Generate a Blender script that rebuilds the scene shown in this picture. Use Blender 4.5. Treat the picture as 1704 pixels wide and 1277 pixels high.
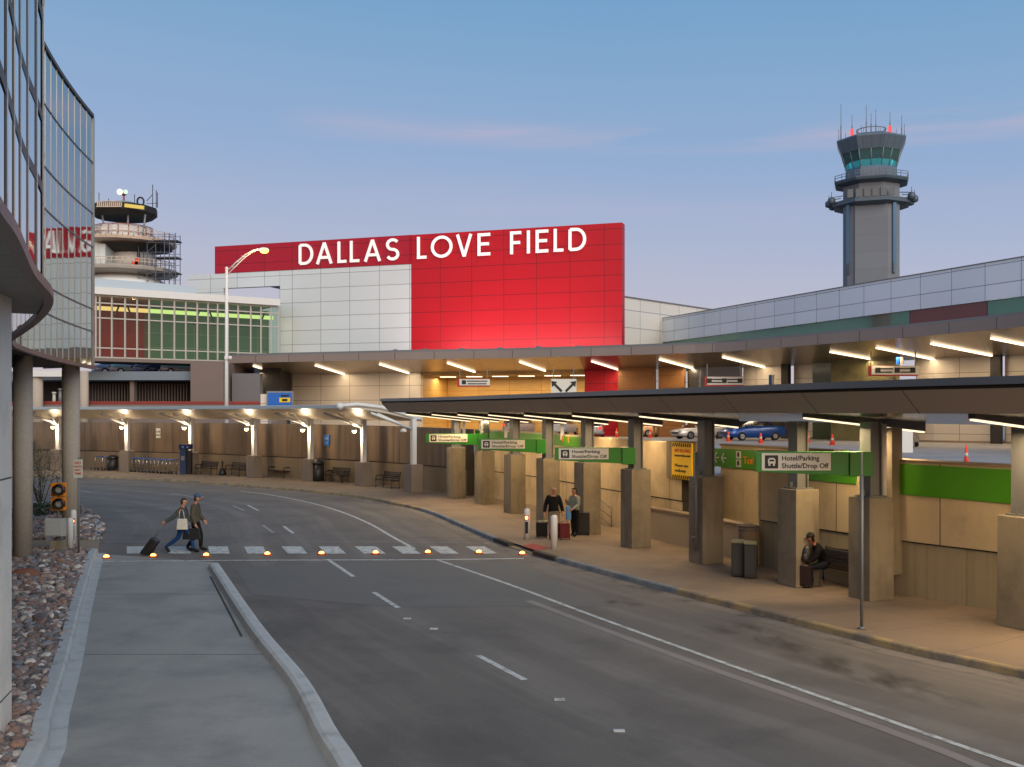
import bpy, bmesh, math, random
from mathutils import Vector, Matrix
from mathutils.bvhtree import BVHTree
random.seed(7)
for _o in list(bpy.data.objects): bpy.data.objects.remove(_o)
S = bpy.context.scene
COL = S.collection
R = math.radians

def lin(v):
    v /= 255.0
    return v/12.92 if v <= .04045 else ((v+.055)/1.055)**2.4
def C(r, g, b): return (lin(r), lin(g), lin(b), 1.0)

# ---------------------------------------------------------------- camera
F, CX, HY, CH = 1700.0, 852.0, 688.0, 4.4       # focal length in photo pixels, principal point, eye height
cam_d = bpy.data.cameras.new('camera'); cam = bpy.data.objects.new('camera', cam_d); COL.objects.link(cam)
cam.location = (0, 0, CH); cam.rotation_euler = (R(90), 0, 0)
cam_d.sensor_width = 36; cam_d.lens = 36*F/1704; cam_d.shift_y = (HY-638.5)/1704
cam_d.clip_end = 3000; cam_d.clip_start = .1
S.camera = cam

# ---------------------------------------------------------------- sky
W = bpy.data.worlds.new('World'); S.world = W; W.use_nodes = True
nt = W.node_tree; N = nt.nodes; L = nt.links
for n in list(N): N.remove(n)
def nd(tree, typ, **k):
    n = tree.nodes.new(typ)
    for a, v in k.items(): setattr(n, a, v)
    return n
def mth(tree, op, a, b=None, c=None, clamp=False):
    n = tree.nodes.new('ShaderNodeMath'); n.operation = op; n.use_clamp = clamp
    for i, v in enumerate((a, b, c)):
        if v is None: continue
        if isinstance(v, (int, float)): n.inputs[i].default_value = v
        else: tree.links.new(v, n.inputs[i])
    return n.outputs[0]
def ramp(tree, fac, stops, interp='LINEAR'):
    n = tree.nodes.new('ShaderNodeValToRGB'); cr = n.color_ramp; cr.interpolation = interp
    while len(cr.elements) < len(stops): cr.elements.new(.5)
    for e, (p, c) in zip(cr.elements, stops): e.position = p; e.color = c
    if fac is not None: tree.links.new(fac, n.inputs[0])
    return n.outputs[0]
def mixc(tree, fac, a, b, mode='MIX'):
    n = tree.nodes.new('ShaderNodeMix'); n.data_type = 'RGBA'; n.blend_type = mode
    for i, v in ((0, fac), (6, a), (7, b)):
        if isinstance(v, (int, float)): n.inputs[i].default_value = v
        elif isinstance(v, tuple): n.inputs[i].default_value = v
        else: tree.links.new(v, n.inputs[i])
    return n.outputs[2]
out = nd(nt, 'ShaderNodeOutputWorld'); bg = nd(nt, 'ShaderNodeBackground')
tc = nd(nt, 'ShaderNodeTexCoord'); sx = nd(nt, 'ShaderNodeSeparateXYZ')
L.new(tc.outputs['Generated'], sx.inputs[0])
wn = nd(nt, 'ShaderNodeTexNoise'); wn.inputs['Scale'].default_value = 1.6; L.new(tc.outputs['Generated'], wn.inputs[0])
zz = mth(nt, 'ADD', sx.outputs[2], mth(nt, 'MULTIPLY', mth(nt, 'SUBTRACT', wn.outputs[0], .5), .035))
zz = mth(nt, 'ADD', zz, mth(nt, 'MULTIPLY', sx.outputs[0], .05))
col = ramp(nt, zz, [(0, C(202,192,198)), (.1, C(190,189,204)), (.16, C(175,184,209)), (.24, C(149,174,210)),
                    (.31, C(136,170,206)), (.38, C(120,163,204)), (.65, C(96,142,190)), (1, C(78,122,176))])
# thin pink cirrus
mp = nd(nt, 'ShaderNodeMapping'); mp.inputs['Scale'].default_value = (2.2, 2.2, 26); mp.inputs['Rotation'].default_value = (0, R(7), 0)
L.new(tc.outputs['Generated'], mp.inputs[0])
cn = nd(nt, 'ShaderNodeTexNoise'); cn.inputs['Scale'].default_value = 1.3; cn.inputs['Detail'].default_value = 5
L.new(mp.outputs[0], cn.inputs[0])
zl = mth(nt, 'ADD', sx.outputs[2], mth(nt, 'MULTIPLY', sx.outputs[0], .035))
band = mth(nt, 'SUBTRACT', 1, mth(nt, 'DIVIDE', mth(nt, 'ABSOLUTE', mth(nt, 'SUBTRACT', zl, .264)), .017), clamp=True)
band2 = mth(nt, 'MULTIPLY', mth(nt, 'SUBTRACT', 1, mth(nt, 'DIVIDE', mth(nt, 'ABSOLUTE', mth(nt, 'SUBTRACT', zl, .20)), .03), clamp=True), .18)
xm = mth(nt, 'DIVIDE', mth(nt, 'ADD', sx.outputs[0], .22), .2, clamp=True)
cm = mth(nt, 'MULTIPLY', mth(nt, 'MULTIPLY', mth(nt, 'SUBTRACT', cn.outputs[0], .38), 3.6, clamp=True), mth(nt, 'ADD', band, band2), clamp=True)
col = mixc(nt, mth(nt, 'MULTIPLY', mth(nt, 'MULTIPLY', cm, xm), .8), col, C(208,184,200))
# a low physical sky adds the afterglow behind the photographer
ns = nd(nt, 'ShaderNodeTexSky'); ns.sky_type = 'NISHITA'; ns.sun_disc = False
ns.sun_elevation = R(3); ns.sun_rotation = R(180); ns.air_density = 1.2; ns.dust_density = 1.5
back = mth(nt, 'MULTIPLY', sx.outputs[1], -1, clamp=True)
glow = mixc(nt, back, (0, 0, 0, 1), ns.outputs[0])
gl = nd(nt, 'ShaderNodeVectorMath', operation='SCALE'); L.new(glow, gl.inputs[0]); gl.inputs['Scale'].default_value = .10
ad = nd(nt, 'ShaderNodeVectorMath', operation='ADD'); L.new(col, ad.inputs[0]); L.new(gl.outputs[0], ad.inputs[1])
L.new(ad.outputs[0], bg.inputs[0]); bg.inputs[1].default_value = 1.0
L.new(bg.outputs[0], out.inputs[0])

# the sun has just set behind the camera: a weak, very soft glow from the west
sun = bpy.data.lights.new('sun', 'SUN'); sun.energy = 2.5; sun.angle = R(50); sun.color = (1, .90, .74)
so = bpy.data.objects.new('sun', sun); COL.objects.link(so)
so.rotation_euler = Vector((-.48, 1, -.66)).to_track_quat('-Z', 'Y').to_euler()

S.view_settings.view_transform = 'Standard'; S.view_settings.look = 'None'; S.view_settings.exposure = 0; S.view_settings.gamma = 1
S.render.engine = 'CYCLES'
S.cycles.use_denoising = True; S.cycles.max_bounces = 6; S.cycles.diffuse_bounces = 3; S.cycles.glossy_bounces = 4
S.cycles.transmission_bounces = 4; S.cycles.transparent_max_bounces = 8
S.cycles.sample_clamp_indirect = 3; S.cycles.caustics_reflective = False; S.cycles.caustics_refractive = False

# ---------------------------------------------------------------- points and curves
def G(px, py, z=0.0):
    d = (CH-z)*F/(py-HY); return Vector(((px-CX)/F*d, d, z))
def Hh(px, py, y): return Vector(((px-CX)/F*y, y, CH-(py-HY)/F*y))
def PX(v): return CX+F*v[0]/v[1]
def catmull(pts, n=8):
    P = [Vector(p) for p in pts]; P = [P[0]*2-P[1]]+P+[P[-1]*2-P[-2]]; o = []
    for i in range(1, len(P)-2):
        a, b, c, d = P[i-1:i+3]
        for k in range(n):
            t = k/n; o.append(.5*((2*b)+(c-a)*t+(2*a-5*b+4*c-d)*t*t+(3*b-a-3*c+d)*t**3))
    o.append(P[-2]); return o
class Curve:
    def __init__(s, pts, n=8):
        s.p = catmull([(a, b) for a, b in pts], n); s.l = [0]
        for a, b in zip(s.p, s.p[1:]): s.l.append(s.l[-1]+(b-a).length)
        s.len = s.l[-1]
    def at(s, d, off=0):
        d = min(max(d, 0), s.len-1e-6); i = 0
        while s.l[i+1] < d: i += 1
        t = (d-s.l[i])/(s.l[i+1]-s.l[i]); p = s.p[i].lerp(s.p[i+1], t); T = s.tan(d)
        return Vector((p.x+T.y*off, p.y-T.x*off))
    def _tan(s, i):
        a = s.p[max(i-1, 0)]; b = s.p[min(i+1, len(s.p)-1)]; return (b-a).normalized()
    def tan(s, d):
        d = min(max(d, 0), s.len-1e-6); i = 0
        while s.l[i+1] < d: i += 1
        t = (d-s.l[i])/(s.l[i+1]-s.l[i]); return s._tan(i).lerp(s._tan(i+1), t).normalized()
    def s_px(s, px, off=0):
        best = None
        for k in range(1200):
            d = s.len*k/1199; p = s.at(d, off)
            if p.y < 3: continue
            e = abs(PX(p)-px)
            if best is None or e < best[0]: best = (e, d)
        return best[1]
    def pts(s, a, b, off=0, step=1.0):
        n = max(1, int(math.ceil((b-a)/step))); return [s.at(a+(b-a)*k/n, off) for k in range(n+1)]
    def ds(s, a, b, step=1.0):
        n = max(1, int(math.ceil((b-a)/step))); return [a+(b-a)*k/n for k in range(n+1)]
CURB = Curve([(13.0,6),(11.6,11),(10.1,14),(8.5,16.9),(7.2,18.8),(5.7,21.6),(4.0,24.8),(2.4,28),(.7,31.6),(-.26,34),(-1.2,36.8),(-3.76,45),(-6.0,49.6),(-8.0,53),(-10.8,56.3),(-14.3,59.6),(-18.5,63.2),(-26,68.3),(-40,74),(-60,78)])
WALL = Curve([(18,10),(13.6,17),(12,19.4),(10.35,22.1),(9.05,24.1),(7.2,28),(5.9,31.8),(4.6,35.2),(3.0,39.5),(.9,46),(-.9,50),(-2.6,53.2),(-5.2,57.5),(-8.6,61.8),(-14,66.8),(-17.5,69.8),(-23.5,74.5),(-36,80.5),(-52,86)])
EDGE = Curve([(13.2,9),(10.9,13.2),(8.62,17.2),(7.2,20),(5.42,24.4),(2.53,31.2),(-.2,37.4),(-2.6,43.1),(-6.4,49.6)])

# ---------------------------------------------------------------- objects
def tag(o, label=None, cat=None, group=None, kind=None):
    if label: o['label'] = label
    if cat: o['category'] = cat
    if group: o['group'] = group
    if kind: o['kind'] = kind
    return o
def empty(name, loc, rz=0, **k):
    o = bpy.data.objects.new(name, None); COL.objects.link(o); o.location = loc; o.rotation_euler = (0, 0, rz)
    o.empty_display_size = .3
    return tag(o, **k)
def wmat(o):
    m = Matrix.Identity(4)
    while o is not None:
        m = (Matrix.Translation(o.location) @ o.rotation_euler.to_matrix().to_4x4()) @ m; o = o.parent
    return m
class MB:
    def __init__(s):
        s.bm = bmesh.new(); s.uv = s.bm.loops.layers.uv.new('UVMap'); s.mi = 0; s.T = Matrix.Identity(4)
    def v(s, p): return s.bm.verts.new(s.T @ Vector(p))
    def face(s, vs, uvs=None, smooth=False):
        try: f = s.bm.faces.new(vs)
        except ValueError: return None
        f.material_index = s.mi; f.smooth = smooth
        if uvs:
            for l, u in zip(f.loops, uvs): l[s.uv].uv = u
        return f
    def quad(s, a, b, c, d, u0=0.0, v0=0.0):
        vs = [s.v(p) for p in (a, b, c, d)]
        w = (Vector(b)-Vector(a)).length; h = (Vector(d)-Vector(a)).length
        return s.face(vs, [(u0, v0), (u0+w, v0), (u0+w, v0+h), (u0, v0+h)])
    def box(s, c, d, rz=0, rot=None, taper=1.0):
        M = Matrix.Translation(Vector(c)) @ (rot.to_4x4() if rot else Matrix.Rotation(rz, 4, 'Z'))
        x, y, z = d[0]/2, d[1]/2, d[2]/2
        P = [M @ Vector((a*x*(taper if k > 0 else 1), b*y*(taper if k > 0 else 1), k*z)) for k in (-1, 1) for a, b in ((-1,-1),(1,-1),(1,1),(-1,1))]
        V = [s.v(p) for p in P]
        for idx, (w, h) in (((0,1,5,4), (d[0], d[2])), ((1,2,6,5), (d[1], d[2])), ((2,3,7,6), (d[0], d[2])), ((3,0,4,7), (d[1], d[2])), ((4,5,6,7), (d[0], d[1])), ((3,2,1,0), (d[0], d[1]))):
            s.face([V[i] for i in idx], [(0,0),(w,0),(w,h),(0,h)])
        return s
    def span(s, a, b, w, h, ext=0):        # a bar from a to b, w across, h high
        a, b = Vector(a), Vector(b); d = b-a; q = d.to_track_quat('Y', 'Z').to_matrix()
        return s.box((a+b)/2, (w, d.length+ext, h), rot=q)
    def tube(s, a, b, r0, r1=None, n=12, caps=True, smooth=True):
        a, b = Vector(a), Vector(b); r1 = r0 if r1 is None else r1; q = (b-a).to_track_quat('Z', 'Y').to_matrix()
        rings = []
        for p, r in ((a, r0), (b, r1)):
            rings.append([s.v(p+q @ Vector((r*math.cos(2*math.pi*k/n), r*math.sin(2*math.pi*k/n), 0))) for k in range(n)])
        Ln = (b-a).length
        for k in range(n):
            j = (k+1) % n; u0, u1 = 2*math.pi*r0*k/n, 2*math.pi*r0*(k+1)/n
            s.face([rings[0][k], rings[0][j], rings[1][j], rings[1][k]], [(u0,0),(u1,0),(u1,Ln),(u0,Ln)], smooth)
        if caps: s.face(rings[0][::-1]); s.face(rings[1])
        return s
    def path(s, P, r, n=8, caps=True):
        P = [Vector(p) for p in P]; rings = []
        for i, p in enumerate(P):
            t = (P[min(i+1, len(P)-1)]-P[max(i-1, 0)]).normalized(); q = t.to_track_quat('Z', 'Y').to_matrix(); rr = r[i] if isinstance(r, (list, tuple)) else r
            rings.append([s.v(p+q @ Vector((rr*math.cos(2*math.pi*k/n), rr*math.sin(2*math.pi*k/n), 0))) for k in range(n)])
        for A, B in zip(rings, rings[1:]):
            for k in range(n): s.face([A[k], A[(k+1) % n], B[(k+1) % n], B[k]], None, True)
        if caps: s.face(rings[0][::-1]); s.face(rings[-1])
        return s
    def lathe(s, prof, c=(0,0,0), n=16, rot=0.0, smooth=True, cap=True):
        rings = []
        for r, z in prof:
            rings.append([s.v((c[0]+r*math.cos(rot+2*math.pi*k/n), c[1]+r*math.sin(rot+2*math.pi*k/n), c[2]+z)) for k in range(n)])
        for (A, B), (p, q) in zip(zip(rings, rings[1:]), zip(prof, prof[1:])):
            for k in range(n):
                u0, u1 = 2*math.pi*p[0]*k/n, 2*math.pi*p[0]*(k+1)/n
                s.face([A[k], A[(k+1) % n], B[(k+1) % n], B[k]], [(u0,p[1]),(u1,p[1]),(u1,q[1]),(u0,q[1])], smooth)
        if cap: s.face(rings[0][::-1]); s.face(rings[-1])
        return s
    def ball(s, c, r, seg=12, rings=8, sc=(1,1,1)):
        pr = [(max(1e-3, r*math.sin(math.pi*k/rings)), -r*math.cos(math.pi*k/rings)) for k in range(rings+1)]
        rg = []
        for a, z in pr: rg.append([s.v((c[0]+sc[0]*a*math.cos(2*math.pi*k/seg), c[1]+sc[1]*a*math.sin(2*math.pi*k/seg), c[2]+sc[2]*z)) for k in range(seg)])
        for A, B in zip(rg, rg[1:]):
            for k in range(seg): s.face([A[k], A[(k+1) % seg], B[(k+1) % seg], B[k]], None, True)
        s.face(rg[0][::-1]); s.face(rg[-1]); return s
    def sweep(s, cv, a, b, prof, step=1.0, caps=True, smooth=False):
        """closed profile [(offset, z)] (or f(d)->profile) swept along a curve; UV in metres"""
        D = cv.ds(a, b, step); rings = []
        for d in D:
            pr = prof(d) if callable(prof) else prof; p = cv.at(d); T = cv.tan(d)
            rings.append([s.v((p.x+T.y*o, p.y-T.x*o, z)) for o, z in pr])
        pr = prof(a) if callable(prof) else prof; n = len(pr); per = [0]
        for k in range(n):
            q, w = pr[k], pr[(k+1) % n]; per.append(per[-1]+math.hypot(w[0]-q[0], w[1]-q[1]))
        for i in range(len(D)-1):
            for k in range(n):
                j = (k+1) % n
                vert = abs(pr[j][0]-pr[k][0]) < abs(pr[j][1]-pr[k][1])
                v0, v1 = (pr[k][1], pr[j][1]) if vert else (per[k], per[k+1])
                s.face([rings[i][k], rings[i+1][k], rings[i+1][j], rings[i][j]], [(D[i],v0),(D[i+1],v0),(D[i+1],v1),(D[i],v1)], smooth)
        if caps: s.face(rings[0][::-1]); s.face(rings[-1])
        return s
    def prism(s, pts, z0, z1):
        bot = [s.v((p[0], p[1], z0)) for p in pts]; top = [s.v((p[0], p[1], z1)) for p in pts]; n = len(pts); u = 0
        for k in range(n):
            j = (k+1) % n; w = math.hypot(pts[j][0]-pts[k][0], pts[j][1]-pts[k][1])
            s.face([bot[k], bot[j], top[j], top[k]], [(u,z0),(u+w,z0),(u+w,z1),(u,z1)]); u += w
        s.face(top, [(p[0], p[1]) for p in pts]); s.face(bot[::-1]); return s
    def sheet(s, pts, z):
        s.face([s.v((p[0], p[1], z)) for p in pts], [(p[0], p[1]) for p in pts]); return s
    def build(s, name, mats, parent=None, bevel=0, local=False, recalc=True, **k):
        if recalc: bmesh.ops.recalc_face_normals(s.bm, faces=s.bm.faces)
        if bevel:
            try: bmesh.ops.bevel(s.bm, geom=[e for e in s.bm.edges if len(e.link_faces) == 2 and e.calc_face_angle(0) > .6], offset=bevel, segments=2, affect='EDGES', profile=.6)
            except Exception: pass
        big = [f for f in s.bm.faces if len(f.verts) > 4]
        if big: bmesh.ops.triangulate(s.bm, faces=big)
        me = bpy.data.meshes.new(name); s.bm.to_mesh(me); s.bm.free()
        for m in (mats if isinstance(mats, (list, tuple)) else [mats]): me.materials.append(m)
        o = bpy.data.objects.new(name, me); COL.objects.link(o)
        if parent is not None:
            o.parent = parent
            if not local: me.transform(wmat(parent).inverted())
        return tag(o, **k)
def kids(o): return [c for c in bpy.data.objects if c.parent == o]
def copy_tree(o, loc=None, rz=None, label=None, mat_swap=None):
    ch = {}
    for q in bpy.data.objects:
        if q.parent: ch.setdefault(q.parent.name, []).append(q)
    def rec(q, par):
        c = q.copy(); COL.objects.link(c); c.parent = par
        if mat_swap and c.type == 'MESH' and any(m in mat_swap for m in c.data.materials):
            c.data = c.data.copy()
            for i, m in enumerate(c.data.materials):
                if m in mat_swap: c.data.materials[i] = mat_swap[m]
        for k in ch.get(q.name, []): rec(k, c)
        return c
    c = rec(o, None)
    if loc is not None: c.location = loc
    if rz is not None: c.rotation_euler = (0, 0, rz)
    if label: c['label'] = label
    return c
def text_mb(body, size, M, depth=.01, name='t', align='LEFT', sx=1.0):
    """text laid in the local XZ plane of matrix M (x right, z up); returns an MB"""
    cu = bpy.data.curves.new(name, 'FONT'); cu.body = body; cu.size = size; cu.extrude = depth/2; cu.align_x = align; cu.resolution_u = 3; cu.offset = .012*size
    o = bpy.data.objects.new(name, cu); COL.objects.link(o); bpy.context.view_layer.update()
    me = bpy.data.meshes.new_from_object(o.evaluated_get(bpy.context.evaluated_depsgraph_get()))
    bpy.data.objects.remove(o); bpy.data.curves.remove(cu)
    mb = MB(); me.transform(M @ Matrix.Rotation(R(90), 4, 'X') @ Matrix.Scale(sx, 4, (1,0,0))); mb.bm.from_mesh(me); bpy.data.meshes.remove(me); mb.uv = mb.bm.loops.layers.uv.verify()
    return mb
def frame(p, xdir, z=None):
    """matrix with origin p, local x along xdir (horizontal), z up, y into the wall"""
    x = Vector((xdir[0], xdir[1], 0)).normalized(); y = Vector((-x.y, x.x, 0)); M = Matrix.Identity(4)
    for i in range(3): M[i][0] = x[i]; M[i][1] = y[i]; M[i][2] = (0, 0, 1)[i]; M[i][3] = p[i]
    return M
def lamp(kind, parent, loc, power, color, size=.2, size_y=None, aim=(0,0,-1), spread=None, spot=None, name='lamp_light'):
    d = bpy.data.lights.new(name, kind); d.energy = power; d.color = color
    if kind == 'AREA':
        d.shape = 'RECTANGLE' if size_y else 'SQUARE'; d.size = size
        if size_y: d.size_y = size_y
        if spread: d.spread = spread
    elif kind == 'SPOT': d.spot_size = spot or R(100); d.spot_blend = .6; d.shadow_soft_size = size
    else: d.shadow_soft_size = size
    o = bpy.data.objects.new(name, d); COL.objects.link(o)
    return o

# ---------------------------------------------------------------- materials
def mat(name, col, rough=.6, metal=0.0, var=0.0, vs=2.0, vscale=(1,1,1), bump=0.0, bs=30.0, bscale=(1,1,1), panel=None, spec=.5, coat=0.0, emit=0.0, ecol=None, stain=None, streak=None, rvar=0.0, alpha=1.0, uvtex=False, speck=0):
    m = bpy.data.materials.new(name); m.use_nodes = True; t = m.node_tree; b = t.nodes['Principled BSDF']
    tc = nd(t, 'ShaderNodeTexCoord'); src = tc.outputs['UV'] if uvtex else tc.outputs['Object']
    def noise(scale, sc, detail=6, rough_=.6):
        mp = nd(t, 'ShaderNodeMapping'); mp.inputs['Scale'].default_value = sc; t.links.new(src, mp.inputs[0])
        n = nd(t, 'ShaderNodeTexNoise'); n.inputs['Scale'].default_value = scale; n.inputs['Detail'].default_value = detail; n.inputs['Roughness'].default_value = rough_
        t.links.new(mp.outputs[0], n.inputs[0]); return n.outputs[0]
    c = col
    if var:
        f = mth(t, 'ADD', mth(t, 'MULTIPLY', mth(t, 'SUBTRACT', noise(vs, vscale), .5), 4*var), 1)
        n = nd(t, 'ShaderNodeVectorMath', operation='SCALE'); n.inputs[0].default_value = col[:3]; t.links.new(f, n.inputs['Scale']); c = n.outputs[0]
    if streak:      # (colour, scale vector, low, high, amount): stained runs with a shape of their own
        sc, sv, lo, hi, am = streak
        k = mth(t, 'MULTIPLY', mth(t, 'DIVIDE', mth(t, 'SUBTRACT', noise(1.0, sv, 5), lo), hi-lo, clamp=True), am)
        c = mixc(t, k, c, sc)
    if stain:
        sc, s_, lo, hi, am = stain
        k = mth(t, 'MULTIPLY', mth(t, 'DIVIDE', mth(t, 'SUBTRACT', noise(s_, (1,1,1), 8, .65), lo), hi-lo, clamp=True), am)
        c = mixc(t, k, c, sc)
    if speck:
        f = mth(t, 'ADD', mth(t, 'MULTIPLY', mth(t, 'SUBTRACT', noise(38, (1,1,1), 3, .8), .5), 4*speck), 1)
        n = nd(t, 'ShaderNodeVectorMath', operation='SCALE'); t.links.new(f, n.inputs['Scale'])
        if isinstance(c, tuple): n.inputs[0].default_value = c[:3]
        else: t.links.new(c, n.inputs[0])
        c = n.outputs[0]
    hgt = None
    if panel:       # (width, height, joint, joint colour, per-panel variation, u offset, v offset)
        pw, ph, lw, jc, pv, uo, vo = panel
        sp = nd(t, 'ShaderNodeSeparateXYZ'); t.links.new(tc.outputs['UV'], sp.inputs[0])
        u = mth(t, 'DIVIDE', mth(t, 'ADD', sp.outputs[0], uo), pw); v = mth(t, 'DIVIDE', mth(t, 'ADD', sp.outputs[1], vo), ph)
        eu = mth(t, 'LESS_THAN', mth(t, 'FRACT', u), lw/pw); ev = mth(t, 'LESS_THAN', mth(t, 'FRACT', v), lw/ph)
        e = mth(t, 'MAXIMUM', eu, ev)
        if pv:
            cb = nd(t, 'ShaderNodeCombineXYZ'); t.links.new(mth(t, 'FLOOR', u), cb.inputs[0]); t.links.new(mth(t, 'FLOOR', v), cb.inputs[1])
            w = nd(t, 'ShaderNodeTexWhiteNoise', noise_dimensions='2D'); t.links.new(cb.outputs[0], w.inputs[0])
            f = mth(t, 'ADD', mth(t, 'MULTIPLY', mth(t, 'SUBTRACT', w.outputs[0], .5), 2*pv), 1)
            n = nd(t, 'ShaderNodeVectorMath', operation='SCALE'); t.links.new(f, n.inputs['Scale'])
            if isinstance(c, tuple): n.inputs[0].default_value = c[:3]
            else: t.links.new(c, n.inputs[0])
            c = n.outputs[0]
        c = mixc(t, e, c, jc); hgt = mth(t, 'MULTIPLY', e, -1)
    if isinstance(c, tuple): b.inputs['Base Color'].default_value = c
    else: t.links.new(c, b.inputs['Base Color'])
    b.inputs['Roughness'].default_value = rough; b.inputs['Metallic'].default_value = metal
    b.inputs['Specular IOR Level'].default_value = spec
    if coat: b.inputs['Coat Weight'].default_value = coat; b.inputs['Coat Roughness'].default_value = .08
    if rvar:
        t.links.new(mth(t, 'ADD', mth(t, 'MULTIPLY', mth(t, 'SUBTRACT', noise(vs*.7, vscale), .5), rvar*4), rough, clamp=True), b.inputs['Roughness'])
    if emit: b.inputs['Emission Color'].default_value = ecol or col; b.inputs['Emission Strength'].default_value = emit
    if bump or hgt is not None:
        bn = nd(t, 'ShaderNodeBump'); bn.inputs['Strength'].default_value = max(bump, .25 if hgt is not None else 0); bn.inputs['Distance'].default_value = .02
        h = noise(bs, bscale) if bump else None
        if h is not None and hgt is not None: h = mth(t, 'ADD', h, hgt)
        t.links.new(h if h is not None else hgt, bn.inputs['Height']); t.links.new(bn.outputs[0], b.inputs['Normal'])
    if alpha < 1: b.inputs['Alpha'].default_value = alpha
    return m
def glass(name, tint, refl=.35, trans=.8, rough=.02):
    """tinted pane: mirror part by Fresnel plus tinted see-through part"""
    m = bpy.data.materials.new(name); m.use_nodes = True; t = m.node_tree; t.nodes.remove(t.nodes['Principled BSDF'])
    o = t.nodes['Material Output']; g = nd(t, 'ShaderNodeBsdfGlossy'); g.inputs['Roughness'].default_value = rough; g.inputs['Color'].default_value = (.85,.9,.92,1)
    tr = nd(t, 'ShaderNodeBsdfTransparent'); tr.inputs['Color'].default_value = tint; df = nd(t, 'ShaderNodeBsdfDiffuse'); df.inputs['Color'].default_value = (tint[0]*.5, tint[1]*.5, tint[2]*.5, 1)
    a = nd(t, 'ShaderNodeMixShader'); a.inputs[0].default_value = 1-trans; t.links.new(tr.outputs[0], a.inputs[1]); t.links.new(df.outputs[0], a.inputs[2])
    fr = nd(t, 'ShaderNodeLayerWeight'); fr.inputs[0].default_value = refl
    b = nd(t, 'ShaderNodeMixShader'); t.links.new(fr.outputs['Fresnel'], b.inputs[0]); t.links.new(a.outputs[0], b.inputs[1]); t.links.new(g.outputs[0], b.inputs[2])
    t.links.new(b.outputs[0], o.inputs[0]); return m
def glow(name, col, k):
    m = bpy.data.materials.new(name); m.use_nodes = True; t = m.node_tree; t.nodes.remove(t.nodes['Principled BSDF'])
    e = nd(t, 'ShaderNodeEmission'); e.inputs[0].default_value = col; e.inputs[1].default_value = k; t.links.new(e.outputs[0], t.nodes['Material Output'].inputs[0]); return m

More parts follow.
